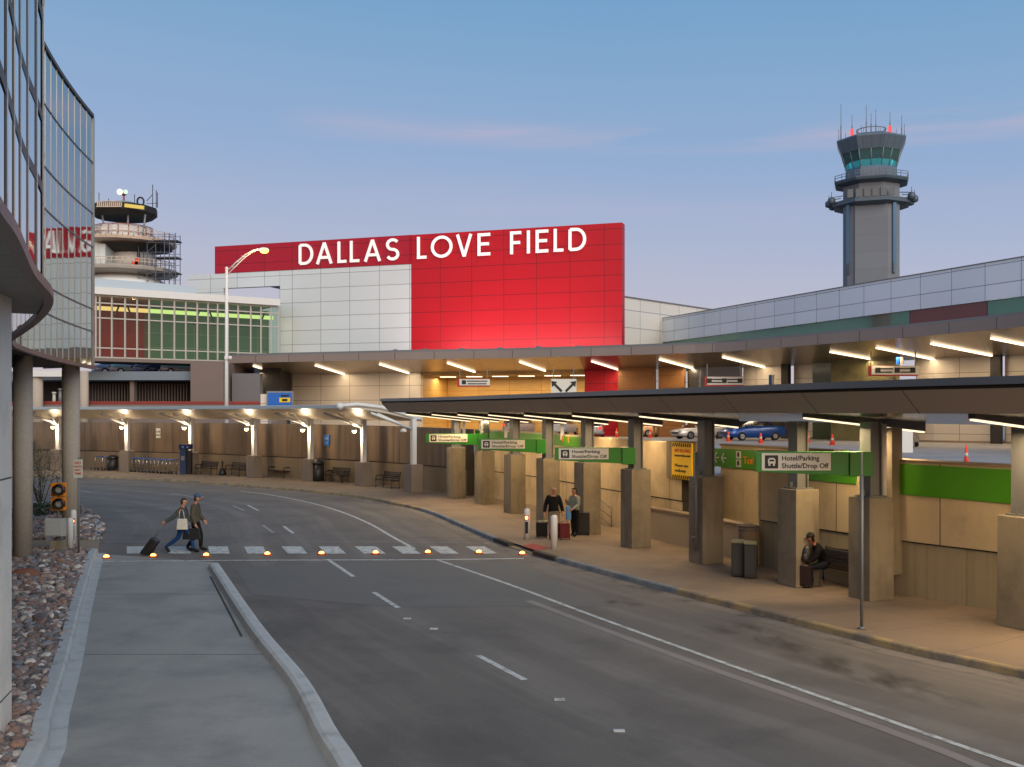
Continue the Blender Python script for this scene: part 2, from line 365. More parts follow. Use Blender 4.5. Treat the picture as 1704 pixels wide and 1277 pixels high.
BLK = C(20,20,22)
M = dict(
 asphalt=mat('worn_roadway', C(99,94,88), .82, var=.05, vs=.5, vscale=(.15,1,1), bump=.35, bs=60, stain=(C(72,70,68), .4, .48, .72, .75), streak=(C(122,117,110), (.05,1.1,1), .46, .66, .7), speck=.22, uvtex=True),
 asphalt2=mat('road_patch', C(100,99,95), .82, var=.05, vs=.5, bump=.35, bs=60, stain=(C(84,84,84), .5, .5, .7, .6), speck=.22),
 lane=mat('concrete_lane', C(144,144,139), .8, var=.06, vs=.45, vscale=(.35,1,1), bump=.2, bs=70, speck=.12, stain=(C(106,109,110), .5, .46, .68, .7), streak=(C(158,158,152), (.8,.1,1), .5, .7, .4), panel=(50,6.2,.03,C(60,62,66),.02,0,0)),
 walk=mat('pavement_concrete', C(140,122,100), .85, var=.07, vs=.6, bump=.2, bs=50, speck=.1, stain=(C(112,102,92), .5, .48, .72, .65)),
 walkj=mat('jointed_pavement', C(128,112,95), .85, var=.07, vs=.6, bump=.2, bs=50, speck=.1, stain=(C(96,82,68), .45, .48, .72, .7), panel=(1.9,2.3,.02,C(92,84,76),.05,0,0)),
 kerb=mat('kerb_concrete', C(174,178,178), .85, var=.07, vs=3, bump=.4, bs=30, stain=(C(128,128,124), 2.5, .5, .75, .6)),
 kerby=mat('worn_yellow_kerb', C(158,136,94), .85, var=.12, vs=3, bump=.4, bs=30, stain=(C(104,98,90), 1.5, .42, .58, .85)),
 kerbb=mat('worn_blue_kerb', C(104,114,122), .85, var=.12, vs=3, bump=.4, bs=30, stain=(C(140,136,128), 1.5, .45, .6, .7)),
 paint=mat('road_paint', C(186,190,186), .75, var=.08, vs=4, speck=.15, stain=(C(112,110,106), 5, .47, .62, .75)),
 paintw=mat('worn_road_paint', C(150,150,152), .8, var=.1, vs=4, stain=(C(112,110,112), 5, .45, .6, .8)),
 faint=mat('old_paint_trace', C(128,122,118), .8, var=.08, vs=2),
 brick=mat('tactile_paving', C(150,62,56), .85, var=.1, vs=8, bump=.5, bs=40),
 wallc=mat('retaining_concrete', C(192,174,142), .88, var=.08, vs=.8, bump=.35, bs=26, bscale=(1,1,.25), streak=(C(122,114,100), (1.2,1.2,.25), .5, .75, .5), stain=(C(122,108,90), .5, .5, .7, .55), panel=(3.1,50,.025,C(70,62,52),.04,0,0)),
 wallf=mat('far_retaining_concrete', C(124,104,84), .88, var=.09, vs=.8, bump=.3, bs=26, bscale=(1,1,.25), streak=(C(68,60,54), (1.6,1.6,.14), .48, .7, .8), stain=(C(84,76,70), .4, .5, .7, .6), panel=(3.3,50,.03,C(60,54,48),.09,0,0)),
 board=mat('board_marked_concrete', C(160,148,122), .9, var=.08, vs=1, bump=.8, bs=5, bscale=(2.5,2.5,.04), streak=(C(118,106,86), (7,7,.12), .52, .7, .55)),
 pier=mat('pier_concrete', C(134,124,104), .88, var=.08, vs=1.2, bump=.3, bs=40, streak=(C(104,94,78), (2.5,2.5,.4), .5, .7, .6), stain=(C(92,84,70), .9, .48, .7, .7)),
 seam=mat('dark_joint', C(60,56,50), .9),
 steel=mat('painted_steel_grey', C(112,114,114), .5, .2, var=.04, vs=1.5),
 dsteel=mat('dark_painted_steel', C(66,62,60), .5, .2, var=.04, vs=1.5),
 white=mat('white_painted_metal', C(214,214,212), .45, var=.02, vs=2),
 fascia=mat('bronze_grey_fascia', C(168,158,148), .5, .1, var=.03, vs=.6, panel=(3.0,40,.022,C(24,22,22),.05,0,0)),
 fascia2=mat('mauve_grey_fascia', C(142,128,120), .45, .2, var=.03, vs=.4, panel=(3.6,60,.05,C(50,44,46),.04,0,0)),
 lip=mat('dark_roof_edge', C(128,130,132), .4, .5),
 soffit=mat('polished_soffit', C(150,142,134), .2, .8, var=.04, vs=.3, rvar=.06, panel=(1.55,60,.012,C(70,64,60),.05,0,0)),
 soffit2=mat('satin_upper_soffit', C(168,148,122), .3, .6, var=.03, vs=.2, panel=(3.2,60,.03,C(90,80,66),.05,0,0)),
 soffr=mat('red_soffit_panel', C(128,34,38), .35, .3),
 whitep=mat('white_metal_panels', C(212,219,220), .42, .15, var=.015, vs=.3, panel=(3.25,1.42,.045,C(120,124,126),.035,.6,.0)),
 warmp=mat('warm_metal_panels', C(214,204,190), .42, .15, var=.015, vs=.3, panel=(3.25,1.42,.04,C(112,100,88),.03,.6,.0)),
 redp=mat('red_metal_panels', C(184,2,26), .45, .1, var=.02, vs=.2, panel=(3.25,1.42,.05,C(96,4,14),.04,.6,.0)),
 bluep=mat('pale_blue_panels', C(230,239,248), .4, .0, var=.02, vs=.2, panel=(3.1,1.36,.05,C(112,124,140),.03,0,0)),
 farw=mat('grey_white_panels', C(214,210,202), .5, .1, panel=(4,1.9,.08,C(140,144,146),.03,0,0)),
 wood=mat('warm_wood_wall', C(204,162,92), .5, var=.12, vs=.5, vscale=(1,1,4), panel=(3.4,1.1,.03,C(150,104,44),.09,0,0)),
 wood2=mat('deep_wood_wall', C(140,92,40), .5, var=.14, vs=.5, vscale=(1,1,4), panel=(3.4,1.1,.03,C(86,54,24),.12,0,0)),
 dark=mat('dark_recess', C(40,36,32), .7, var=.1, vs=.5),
 brown=mat('brown_grey_concrete', C(120,106,100), .85, var=.04, vs=.4),
 grey=mat('grey_metal', C(128,130,132), .5, .3),
 green=mat('green_sign_paint', C(20,116,16), .4, var=.03, vs=2, coat=.15),
 greenb=mat('green_band_paint', C(70,140,14), .45, var=.05, vs=1, coat=.15),
 signw=mat('sign_face_white', C(206,204,192), .5), ink=mat('sign_black', C(22,22,24), .6),
 orange=mat('safety_orange', C(240,70,30), .55), amber=mat('signal_yellow', C(226,134,16), .45),
 yellow=mat('sign_yellow', C(238,196,20), .5), redt=mat('red_lettering', C(206,70,20), .6),
 blue=mat('sign_blue', C(24,96,180), .45), bluel=mat('pale_blue_lettering', C(120,170,220), .5),
 black=mat('black_plastic', C(26,26,28), .45, var=.06, vs=6), rubber=mat('tyre_rubber', C(24,24,25), .85),
 chrome=mat('bright_metal', C(190,190,192), .22, .95), carglass=mat('car_glass', C(18,22,26), .06, .0, spec=.9, coat=.6),
 lampoff=mat('unlit_lens', C(170,166,158), .3), taill=glow('lit_tail_lamp', C(255,40,24), 3.0), headl=glow('lit_head_lamp', C(255,214,140), 6.0),
 bronze=mat('bench_metal', C(46,38,34), .5, .5), maroon=mat('dark_red_fabric', C(96,22,28), .8),
 bin=mat('dark_green_bin_panel', C(38,44,44), .55, var=.08, vs=5), bintop=mat('bin_lid_olive', C(128,128,92), .6),
 mirror=None)
def curtain(name, col):
    m = bpy.data.materials.new(name); m.use_nodes = True; t = m.node_tree; b = t.nodes['Principled BSDF']
    b.inputs['Base Color'].default_value = col; b.inputs['Metallic'].default_value = 1; b.inputs['Roughness'].default_value = .03
    tc = nd(t, 'ShaderNodeTexCoord'); n = nd(t, 'ShaderNodeTexNoise'); n.inputs['Scale'].default_value = .5; n.inputs['Detail'].default_value = 1; t.links.new(tc.outputs['Object'], n.inputs[0])
    bn = nd(t, 'ShaderNodeBump'); bn.inputs['Strength'].default_value = .06; bn.inputs['Distance'].default_value = .1; t.links.new(n.outputs[0], bn.inputs['Height']); t.links.new(bn.outputs[0], b.inputs['Normal']); return m
M['mirror'] = curtain('tinted_mirror_glass', C(166,182,188)); M['mirror2'] = curtain('darker_mirror_glass', C(128,148,156))
WARM = (1.0, .70, .38); WARM2 = (1.0, .77, .50)
M['strip'] = glow('warm_light_strip', C(255,226,184), 1.8); M['strip2'] = glow('upper_light_strip', C(255,228,190), 3.2)
M['bulb'] = glow('lamp_bulb', C(255,214,150), 14); M['amberl'] = glow('amber_pavement_lamp', C(255,176,84), 7)
M['tubel'] = glow('cool_tube_light', C(236,240,150), 1.6)

# ---------------------------------------------------------------- ground and roads
def struct(mb, name, m, **k): return mb.build(name, m, kind='structure', **k)
g = MB(); g.sheet([(-900,-300),(900,-300),(900,1500),(-900,1500)], -.06); struct(g, 'ground', M['asphalt2'])
g = MB(); cp = [(p.x, p.y) for p in CURB.pts(0, CURB.len, .02, 1.5)]
g.sheet(cp+[(-80,82),(-80,8),(-20,2),(13,2)], -.012); struct(g, 'road_base', M['asphalt2'])
g = MB(); D = CURB.ds(0, CURB.len, 1.0); OF = [-.43-1.6*k for k in range(14)]
grid = [[CURB.at(d, o) for o in OF] for d in D]; VV = [[g.v((q.x,q.y,0)) for q in r] for r in grid]
for i in range(len(D)-1):
    for j in range(len(OF)-1): g.face([VV[i][j],VV[i][j+1],VV[i+1][j+1],VV[i+1][j]], [(D[i],OF[j]),(D[i],OF[j+1]),(D[i+1],OF[j+1]),(D[i+1],OF[j])])
struct(g, 'road', M['asphalt'])
# left driveway lane of concrete
KA = Curve([(-4.2,4),(-4.9,8),tuple(G(39,1277)[:2]),tuple(G(62,1199)[:2]),tuple(G(93,1109)[:2]),tuple(G(121,1010)[:2]),tuple(G(147,931)[:2]),tuple(G(152,922)[:2])])
MED = Curve([(.6,5),(-.9,9),(-1.9,12.2),tuple(G(545,1232)[:2]),(-3.45,16.5),tuple(G(424,1050)[:2]),tuple(G(356,946)[:2])])
lane = [(p.x, p.y) for p in KA.pts(0, KA.len, .15)]
g = MB(); g.sheet(lane+[tuple(G(352,936)[:2])]+[(p.x, p.y) for p in MED.pts(0, MED.len)][::-1], .005); struct(g, 'driveway', M['lane'])
g = MB(); g.sheet([tuple(G(a,b)[:2]) for a, b in ((560,936),(875,936),(905,960),(1030,1010),(640,1010),(420,990),(392,946))], .004); struct(g, 'road_patch', M['asphalt2'])
# median kerb
g = MB(); g.sweep(MED, 0, MED.len, [(-.17,.0),(-.13,.13),(-.07,.16),(.07,.16),(.13,.13),(.17,.0)], .6, smooth=False); struct(g, 'median_kerb', M['kerb'])
g = MB(); g.sweep(KA, 0, KA.len, [(-.02,.0),(-.02,.17),(.15,.17),(.19,.13),(.21,.012),(.42,.008),(.42,.0)], .8); struct(g, 'planter_kerb', M['kerb'])
ISL = Curve([tuple(G(166,903)[:2]),tuple(G(170,882)[:2]),tuple(G(156,862)[:2]),tuple(G(135,849)[:2]),tuple(G(90,842)[:2]),tuple(G(40,840)[:2]),tuple(G(-40,840)[:2])])
g = MB(); g.sweep(ISL, 0, ISL.len, [(-.25,0),(-.22,.16),(-.02,.16),(0,0)], .6); struct(g, 'island_kerb', M['kerb'])
g = MB(); g.prism([tuple(G(a,b)[:2]) for a, b in ((-30,905),(166,903),(164,921),(152,922),(-30,919))], 0, .105); struct(g, 'path', M['walk'])
# sidewalk and its kerb
sw = lambda d: [(.18,0),(.18,.13),(WALLW(d),.13),(WALLW(d),0)]
def WALLW(d): return 9.0
g = MB(); D = CURB.ds(0, CURB.len, 1.0); OF = [.17,1.2,2.4,3.6,4.8,6,8,10,12]
VV = [[g.v((*CURB.at(d, o), .13)) for o in OF] for d in D]
for i in range(len(D)-1):
    for j in range(len(OF)-1): g.face([VV[i][j],VV[i][j+1],VV[i+1][j+1],VV[i+1][j]], [(D[i],OF[j]),(D[i],OF[j+1]),(D[i+1],OF[j+1]),(D[i+1],OF[j])])
struct(g, 'sidewalk', M['walkj'])
s1, s2, s3, s4, s5 = CURB.s_px(1125), CURB.s_px(892), CURB.s_px(838), CURB.s_px(700), CURB.len
kp = [(0,0),(.02,.11),(.05,.135),(.18,.135),(.18,0)]
for (u, v), m, nm in (((0, s1), 'kerby', 'yellow_kerb'), ((s1, s2), 'kerbb', 'blue_kerb'), ((s3, s4), 'kerbb', 'blue_kerb'), ((s4, s5), 'kerby', 'yellow_kerb')):
    g = MB(); g.sweep(CURB, u, v, kp, .7); struct(g, nm, M[m])
g = MB(); g.sweep(CURB, s2, s3, [(0,.0),(.0,.03),(.7,.136),(.7,.0)], .5); struct(g, 'kerb_ramp', M['walk'])
g = MB(); g.sheet([tuple(G(a,b,.13)[:2]) for a, b in ((868,909),(886,905),(916,912),(893,917))], .141); struct(g, 'tactile_paving', M['brick'])
for u in (CURB.s_px(835), CURB.s_px(906)):
    q = CURB.at(u, .07); T = CURB.tan(u)
    g = MB(); g.box((q.x, q.y, .085), (.2, 1.5, .11), rz=math.atan2(-T.x, T.y)); struct(g, 'storm_drain_opening', M['seam'])
# gutter along the kerb
g = MB(); D = CURB.ds(0, CURB.len, 1.2)
g.sheet([tuple(CURB.at(d, -.45)) for d in D]+[tuple(CURB.at(d, .0)) for d in D][::-1], .004); struct(g, 'gutter', mat('gutter_concrete', C(112,106,100), .85, var=.1, vs=2, stain=(C(60,58,56), .8, .5, .62, .7)))

def stripe(pts, w, m, z=.006, name='road_marking'):
    P = catmull([tuple(G(a,b)[:2]) for a, b in pts], 6) if len(pts) > 2 else [Vector(tuple(G(a,b)[:2])) for a, b in pts]
    Lf, Rt = [], []
    for i, p in enumerate(P):
        t = (P[min(i+1, len(P)-1)]-P[max(i-1, 0)]).normalized(); n = Vector((t.y, -t.x))*w/2; Lf.append(p-n); Rt.append(p+n)
    g = MB()
    for i in range(len(P)-1):
        g.face([g.v((q.x, q.y, z)) for q in (Lf[i], Lf[i+1], Rt[i+1], Rt[i])])
    return struct(g, name, m)
stripe([(1800,1310),(1640,1256),(1400,1172),(1200,1102),(1000,1030),(850,974),(727,932)], .11, M['paint'])
stripe([(1700,1305),(1560,1247),(1380,1181),(1180,1112),(1010,1050),(880,1000)], .2, M['faint'], .0045, 'old_marking_trace')
stripe([(690,914),(650,892),(615,872),(570,853),(520,838),(450,824),(400,818)], .13, M['paint'])
for a in (((545,931),(588,960)), ((622,986),(663,1012)), ((795,1091),(873,1132))): stripe(a, .12, M['paint'])
for a in (((472,876),(488,888)), ((412,841),(430,850))): stripe(a, .12, M['paint'])
for a in (((437,874),(455,887)), ((388,842),(406,850)), ((285,821),(335,830)), ((132,816),(150,819))): stripe(a, .12, M['paintw'])
for a, b in ((722,1047),(1030,1217),(931,1165),(678,1030)):
    c = G(a, b); g = MB(); g.box((c.x, c.y, .008), (.16,.1,.012)); struct(g, 'lane_marker', M['paint'])
for a in (((350,960),(402,1060)),): stripe(a, .05, M['seam'], .007, 'pavement_joint')
stripe([(150,935),(400,933),(700,932),(872,930)], .16, M['paint'], .007)
stripe([(150,903),(400,901),(700,903),(822,905)], .07, M['paintw'], .007)
for x0, x1, sk in ((211,245,0),(279,318,1),(346,382,3),(406,444,6),(468,512,11),(530,576,13),(590,642,16),(652,700,18),(714,764,20),(775,828,22)):
    g = MB(); g.face([g.v(G(a,b,.008)) for a, b in ((x0+sk,921.5),(x1,921.5),(x1-sk,909.5),(x0,909.5))]); struct(g, 'crosswalk_bar', M['paint'])
# ================================================================ left glass building
LB = Curve([(-2.6,4.5),(-3.9,7.4),(-4.5,9),(-5.55,11.6),(-6.3,13.7),(-7.1,15.4),(-8.3,17.6),(-9.7,20),(-11.0,22.2),(-11.9,24.2),(-12.5,26.0),(-13.1,28.1),(-13.66,30.2),(-14.15,32.3),(-14.57,34.4),(-14.9,36.3)])
lb = empty('glass_building', (-12,24,0), label='tall curved building of mirror glass with slim mullions on a concrete base', cat='building')
sj = LB.s_px(66)         # facade length where the near bay ends
LV1 = [6.05, 7.4, 8.35, 9.7, 11.1, 12.5, 14.9]; LV2 = [6.05, 7.3, 8.1, 10.3, 11.5, 13.3, 14.9]
sb = [d for d in LB.ds(0, LB.len, .5) if 14.5 < LB.at(d).y < 16.5][0]
def facade(a, b, LV, module, mg, fin):
    n = round((b-a)/module); D = [a+(b-a)*k/n for k in range(n+1)]
    g = MB()
    for d0, d1 in zip(D, D[1:]):
        for z0, z1 in zip(LV, LV[1:]):
            p, q = LB.at(d0), LB.at(d1); g.quad((q.x,q.y,z0), (p.x,p.y,z0), (p.x,p.y,z1), (q.x,q.y,z1))
    g.build('mirror_glass', mg, lb)
    g = MB(); g2 = MB()
    for d in D:
        p = LB.at(d, .004); T = LB.tan(d); rz = math.atan2(T.y, T.x)
        if fin:
            g.box((p.x, p.y, (LV[0]+LV[-1])/2), (.06, .012, LV[-1]-LV[0]), rz=rz)
            q = LB.at(d-.1, .003); g2.box((q.x, q.y, (LV[0]+LV[-1])/2), (.2, .006, LV[-1]-LV[0]), rz=rz)  # dark flush strip paints in the shadowed joint beside each mullion
        else: g.box((p.x, p.y, (LV[0]+LV[-1])/2), (.06, .018, LV[-1]-LV[0]), rz=rz)
    g.build('mullions', M['mull'], lb)
    if fin: g2.build('mullion_shade_strips', M['dsteel'], lb)
    else: g2.bm.free()
    g = MB()
    for z in LV[1:-1]: g.sweep(LB, a, b, [(0,z-.025),(.02,z-.025),(.02,z+.025),(0,z+.025)] if not fin else [(0,z-.07),(.008,z-.07),(.008,z+.07),(0,z+.07)], .5)
    g.build('transoms', M['dsteel'] if fin else M['steel'], lb)
M['mull'] = mat('champagne_mullion', C(176,172,162), .35, .6)
facade(0, sb, LV1, .93, M['mirror'], True)
facade(sb, LB.len, LV2, .86, M['mirror2'], False)
g = MB(); g.sweep(LB, 0, LB.len, [(-.3,14.9),(.05,14.9),(.05,15.02),(-.3,15.02)], .6); g.build('roof_edge', M['dsteel'], lb)
g = MB(); g.sweep(LB, 0, LB.len, [(0,5.96),(.13,5.96),(.13,6.08),(0,6.08)], .5); g.build('sill_trim', mat('trim_brown', C(122,104,100), .5, .4), lb)
g = MB(); g.sweep(LB, 0, sb+2, [(-.75,5.99),(0,5.99),(0,6.04),(-.75,6.04)], .5); g.build('soffit_ledge', mat('ledge_panels', C(132,126,120), .6, .1, panel=(.9,50,.02,C(70,66,62),.05,0,0)), lb)
e = LB.at(LB.len); g = MB(); g.prism([(e.x,e.y),(e.x-2.5,e.y+1.6),(-40,e.y+5),(-40,2),(-4,2)]+[(LB.at(d,-.72).x, LB.at(d,-.72).y) for d in LB.ds(0,LB.len,1.5)], 6.1, 6.3); g.build('floor_slab', M['dark'], lb)
g = MB(); g.quad((e.x,e.y,6.05),(e.x-2.5,e.y+1.6,6.05),(e.x-2.5,e.y+1.6,14.9),(e.x,e.y,14.9)); g.box((e.x, e.y, 10.5), (.1,.1,8.9)); g.build('corner_post', M['mull'], lb)
g = MB(); g.prism([(e.x-.2,e.y)]+[(LB.at(d,-.2).x, LB.at(d,-.2).y) for d in LB.ds(LB.len,0,1.5)[::1]]+[(-40,2),(-40,e.y+5)] if False else [(LB.at(d,-.3).x, LB.at(d,-.3).y) for d in [LB.len*k/20 for k in range(21)]]+[(e.x-2.4,e.y+1.4),(-40,e.y+5),(-40,4)], 14.6, 14.85); g.build('roof', M['dsteel'], lb)
# concrete base wall
cw = mat('base_concrete', C(222,216,204), .85, var=.05, vs=1.2, bump=.25, bs=60, stain=(C(130,128,124), .7, .5, .7, .4), panel=(60,2.95,.025,C(80,80,78),.02,0,-.55))
g = MB(); g.prism([(-6.3,9),(-6.62,12.0),(-6.80,13.6),(-6.93,14.15),(-7.3,14.4),(-9.5,15.2),(-14,16),(-14,9)], 0, 6.05); g.build('base_wall', cw, lb)
g = MB()
for d in [LB.len*k/24 for k in range(10,25)]:
    pass
g.prism([(-14,15.5),(-15.5,22),(-19,36),(-24,36),(-24,15.5)], 0, 6.1); g.build('inner_wall', M['brown'], lb)
# wall lettering, seen almost edge on
for k, (yy, z0, z1) in enumerate(((13.02,2.98,3.42),(13.36,3.07,3.72))):
    g = MB(); x = -6.74-.0*k; x = -6.62-(yy-12.0)/1.6*.18
    g.box((x+.012, yy, (z0+z1)/2), (.03,.1,z1-z0), rz=.11); g.box((x+.012, yy-.14, z0+.06), (.03,.2,.09), rz=.11); g.build('wall_letter', M['ink'], lb)
def round_column(px, py, r, top, name='column', base=None):
    p = G(px, py); g = MB(); g.tube((p.x,p.y,0), (p.x,p.y,top), r, n=28); return g.build(name, M['pier2'], lb)
M['pier2'] = mat('exposed_aggregate', C(172,160,146), .9, var=.12, vs=14, bump=.3, bs=80)
round_column(38, 934, .27, 6.1); round_column(118, 899, .29, 6.1)

# ================================================================ retaining walls
PXW = lambda px, off=0: WALL.s_px(px, off)
wt = 3.42
def topz(d):   # the wall climbs a little towards the far bend
    y = WALL.at(d).y; return 3.24+.4*min(1, max(0, (y-22)/45))
a0, a1 = 0, PXW(1262); b0 = PXW(1112); bE = WALL.len; bm_ = PXW(776)
rw = empty('retaining_wall', (10.3,22.1,0), label='near concrete retaining wall with board marked lower half beside the nearest pier', cat='wall')
g = MB(); g.sweep(WALL, a0, a1, lambda d: [(0,1.42),(.45,1.42),(.45,topz(d)),(0,topz(d))], .8); g.build('upper_panel', M['wallc'], rw)
g = MB(); g.sweep(WALL, a0, a1, [(.05,.1),(.45,.1),(.45,1.38),(.05,1.38)], .8); g.build('lower_panel', M['board'], rw)
g = MB(); g.sweep(WALL, a0, a1, [(.07,1.37),(.4,1.37),(.4,1.43),(.07,1.43)], .8); g.build('seam_groove', M['seam'], rw)
g = MB(); g.sweep(WALL, a0, a1, lambda d: [(-.03,topz(d)+.003),(.48,topz(d)+.003),(.48,topz(d)+.06),(-.03,topz(d)+.06)], .8); g.build('coping', M['walk'], rw)
g = MB(); g.sweep(WALL, PXW(1700), PXW(1498), lambda d: [(-.03,topz(d)-.76),(.0,topz(d)-.76),(.0,topz(d)-.04),(-.03,topz(d)-.04)], .6); g.build('green_band', M['greenb'], rw)
g = MB(); g.sweep(WALL, PXW(1428), PXW(1330), lambda d: [(-.03,topz(d)-.62),(.0,topz(d)-.62),(.0,topz(d)-.16),(-.03,topz(d)-.16)], .6); g.build('green_band', M['greenb'], rw)
dd = PXW(1482); p = WALL.at(dd, -.1); T = WALL.tan(dd)
g = MB(); g.box((p.x,p.y,.62+1.72), (.34,.5,3.44-.0), rz=math.atan2(-T.x,T.y)); g.build('pilaster', M['pier'], rw)
# recessed wall behind the ramp with the arrow band
rc = empty('retaining_wall', (8,33,0), label='recessed concrete wall behind the ramp carrying the green arrow band', cat='wall')
g = MB(); g.sweep(WALL, a1-.6, b0+.3, [(2.2,.1),(2.6,.1),(2.6,3.3),(2.2,3.3)], .8); g.build('wall_panel', M['wallc'], rc)
g = MB(); g.sweep(WALL, a1-.6, b0+.3, [(2.15,3.303),(2.65,3.303),(2.65,3.37),(2.15,3.37)], .8); g.build('coping', M['walk'], rc)
r0, r1 = WALL.s_px(1262, 2.14), WALL.s_px(1168, 2.14)
g = MB(); g.sweep(WALL, r0, r1+.6, [(2.13,2.58),(2.19,2.58),(2.19,3.2),(2.13,3.2)], .5); band = g.build('green_band', M['greenb'], rc)
def on_wall(px, off, z):
    d = WALL.s_px(px, off); p = WALL.at(d, off); T = WALL.tan(d); return frame((p.x,p.y,z), (-T.x,-T.y))
for px in (1180, 1192, 1204):
    m_ = on_wall(px, 2.10, 2.89); g = MB(); g.T = m_
    g.box((.05,0,0), (.26,.02,.045)); g.box((-.03,0,.07), (.045,.02,.24), rot=Matrix.Rotation(R(40),3,'Y')); g.box((-.03,0,-.07), (.045,.02,.24), rot=Matrix.Rotation(R(-40),3,'Y'))
    g.build('arrow_mark', M['signw'], rc)
for dz in (.13, -.15):
    m_ = on_wall(1228, 2.10, 2.9); g = MB(); g.T = m_; g.box((0,0,dz), (.27,.02,.24)); k = g.build('symbol_square', M['signw'], rc)
    g = MB(); g.T = m_; g.box((0,-.015,dz+.01), (.1,.012,.14)); g.build('symbol', M['ink'], k)
g = text_mb('Taxi', .34, on_wall(1236, 2.10, 2.76), .01); g.build('lettering', M['amber'], rc)
# low ramp wall
lw = empty('ramp_wall', (5.5,32,0), label='low smooth concrete wall with pale coping along the ramp opening', cat='wall')
l0, l1 = PXW(1262), PXW(1068)
g = MB(); g.sweep(WALL, l0, l1, [(-.05,.12),(.25,.12),(.25,1.12),(-.05,1.12)], .8); g.build('wall_panel', mat('smooth_concrete', C(158,146,128), .85, var=.05, vs=1, bump=.15, bs=30), lw)
g = MB(); g.sweep(WALL, l0, l1, [(-.09,1.123),(.29,1.123),(.29,1.2),(-.09,1.2)], .8); g.build('coping', M['walk'], lw)
# lintel block over the dark opening with the yellow notice
lt = empty('lintel_block', (5,34,0), label='concrete block bridging the dark ramp opening, yellow notice fixed to it', cat='wall')
q0, q1 = WALL.s_px(1158,.45), WALL.s_px(1113,.45)
g = MB(); g.sweep(WALL, q0, q1+.2, [(.45,2.2),(.95,2.2),(.95,3.47),(.45,3.47)], .6); g.build('beam', M['pier'], lt)
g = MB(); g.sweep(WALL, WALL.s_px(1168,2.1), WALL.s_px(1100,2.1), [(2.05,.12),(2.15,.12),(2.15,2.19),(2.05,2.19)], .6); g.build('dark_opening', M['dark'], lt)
# wall on from the opening, round the far bend
fw = empty('retaining_wall', (1,46,0), label='long concrete retaining wall curving round the far bend behind the benches', cat='wall')
def seam_z(d): return 1.46
g = MB(); g.sweep(WALL, b0, bm_, lambda d: [(.5,1.5),(.95,1.5),(.95,topz(d)+.06),(.5,topz(d)+.06)], .8); g.build('upper_panel', M['wallc'], fw)
g = MB(); g.sweep(WALL, b0, bm_, [(.53,.1),(.95,.1),(.95,1.45),(.53,1.45)], .8); g.build('lower_panel', M['wallc'], fw)
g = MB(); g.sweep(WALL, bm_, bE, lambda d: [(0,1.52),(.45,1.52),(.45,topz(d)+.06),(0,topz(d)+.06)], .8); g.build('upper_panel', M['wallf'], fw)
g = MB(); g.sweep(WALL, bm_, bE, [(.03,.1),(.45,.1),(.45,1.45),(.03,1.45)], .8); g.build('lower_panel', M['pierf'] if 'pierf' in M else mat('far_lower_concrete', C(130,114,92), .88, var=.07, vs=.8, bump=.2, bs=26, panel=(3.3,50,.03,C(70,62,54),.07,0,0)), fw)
g = MB(); g.sweep(WALL, b0, bm_, [(.56,1.44),(.9,1.44),(.9,1.51),(.56,1.51)], .8); g.sweep(WALL, bm_+.01, bE, [(.06,1.44),(.4,1.44),(.4,1.53),(.06,1.53)], .8); g.build('seam_groove', M['seam'], fw)
g = MB(); g.sweep(WALL, PXW(985,.5), PXW(792,.5), lambda d: [(.46,topz(d)-.42),(.5,topz(d)-.42),(.5,topz(d)+.0),(.46,topz(d)+.0)], .8); g.build('green_band', M['greenb'], fw)
for px in (946, 936):
    m_ = on_wall(px, .42, 3.3); g = MB(); g.T = m_; g.box((0,0,0), (.05,.02,.26)); g.box((-.05,0,.06), (.045,.02,.16), rot=Matrix.Rotation(R(40),3,'Y')); g.box((.05,0,.06), (.045,.02,.16), rot=Matrix.Rotation(R(-40),3,'Y')); g.build('arrow_mark', M['amber'], fw)

# ================================================================ upper roadway deck
dk = [tuple(WALL.at(d, .44)) for d in WALL.ds(0, a1, 1.5)]+[tuple(WALL.at(d, 2.6)) for d in WALL.ds(a1, b0, 1.5)]+[tuple(WALL.at(d, .9)) for d in WALL.ds(b0, bm_, 1.5)]+[tuple(WALL.at(d, .44)) for d in WALL.ds(bm_+.3, bE, 1.5)]
g = MB(); g.sheet(dk+[(-60,160),(110,160),(110,10)], 2.3); struct(g, 'upper_roadway', mat('upper_roadway_concrete', C(150,146,144), .85, var=.06, vs=.3, bump=.15, bs=40, stain=(C(110,108,108), .2, .5, .7, .5)))

# ================================================================ lower canopy on the right
cnp = empty('shelter_canopy', (7,24,0), label='long curved dark canopy over the kerbside pavement on steel posts and concrete piers', cat='canopy')
def ez(d): return .07*min(1, max(0, (EDGE.at(d).y-17)/32))
E0, E1 = 0, EDGE.len
g = MB(); g.sweep(EDGE, E0, E1, lambda d: [(0,4.9+ez(d)),(.3,4.9+ez(d)),(.3,5.04+ez(d)),(0,5.04+ez(d))], .7); g.build('roof_edge', M['lip'], cnp)
g = MB(); g.sweep(EDGE, E0, E1, lambda d: [(.08,4.85+ez(d)),(.4,4.85+ez(d)),(.4,4.899+ez(d)),(.08,4.899+ez(d))], .7); g.build('shadow_gap', M['seam'], cnp)
g = MB(); g.sweep(EDGE, E0, E1, lambda d: [(.03,4.848+ez(d)),(.5,4.39+ez(d)),(.6,4.39+ez(d)),(.6,4.848+ez(d))], .7); g.build('fascia', M['fascia'], cnp)
CW = 5.0
g = MB(); g.sweep(EDGE, E0, E1, lambda d: [(.61,4.40+ez(d)),(CW,4.12+ez(d)),(CW,4.3+ez(d)),(.61,4.95+ez(d))], .7); g.build('soffit', M['soffit'], cnp)
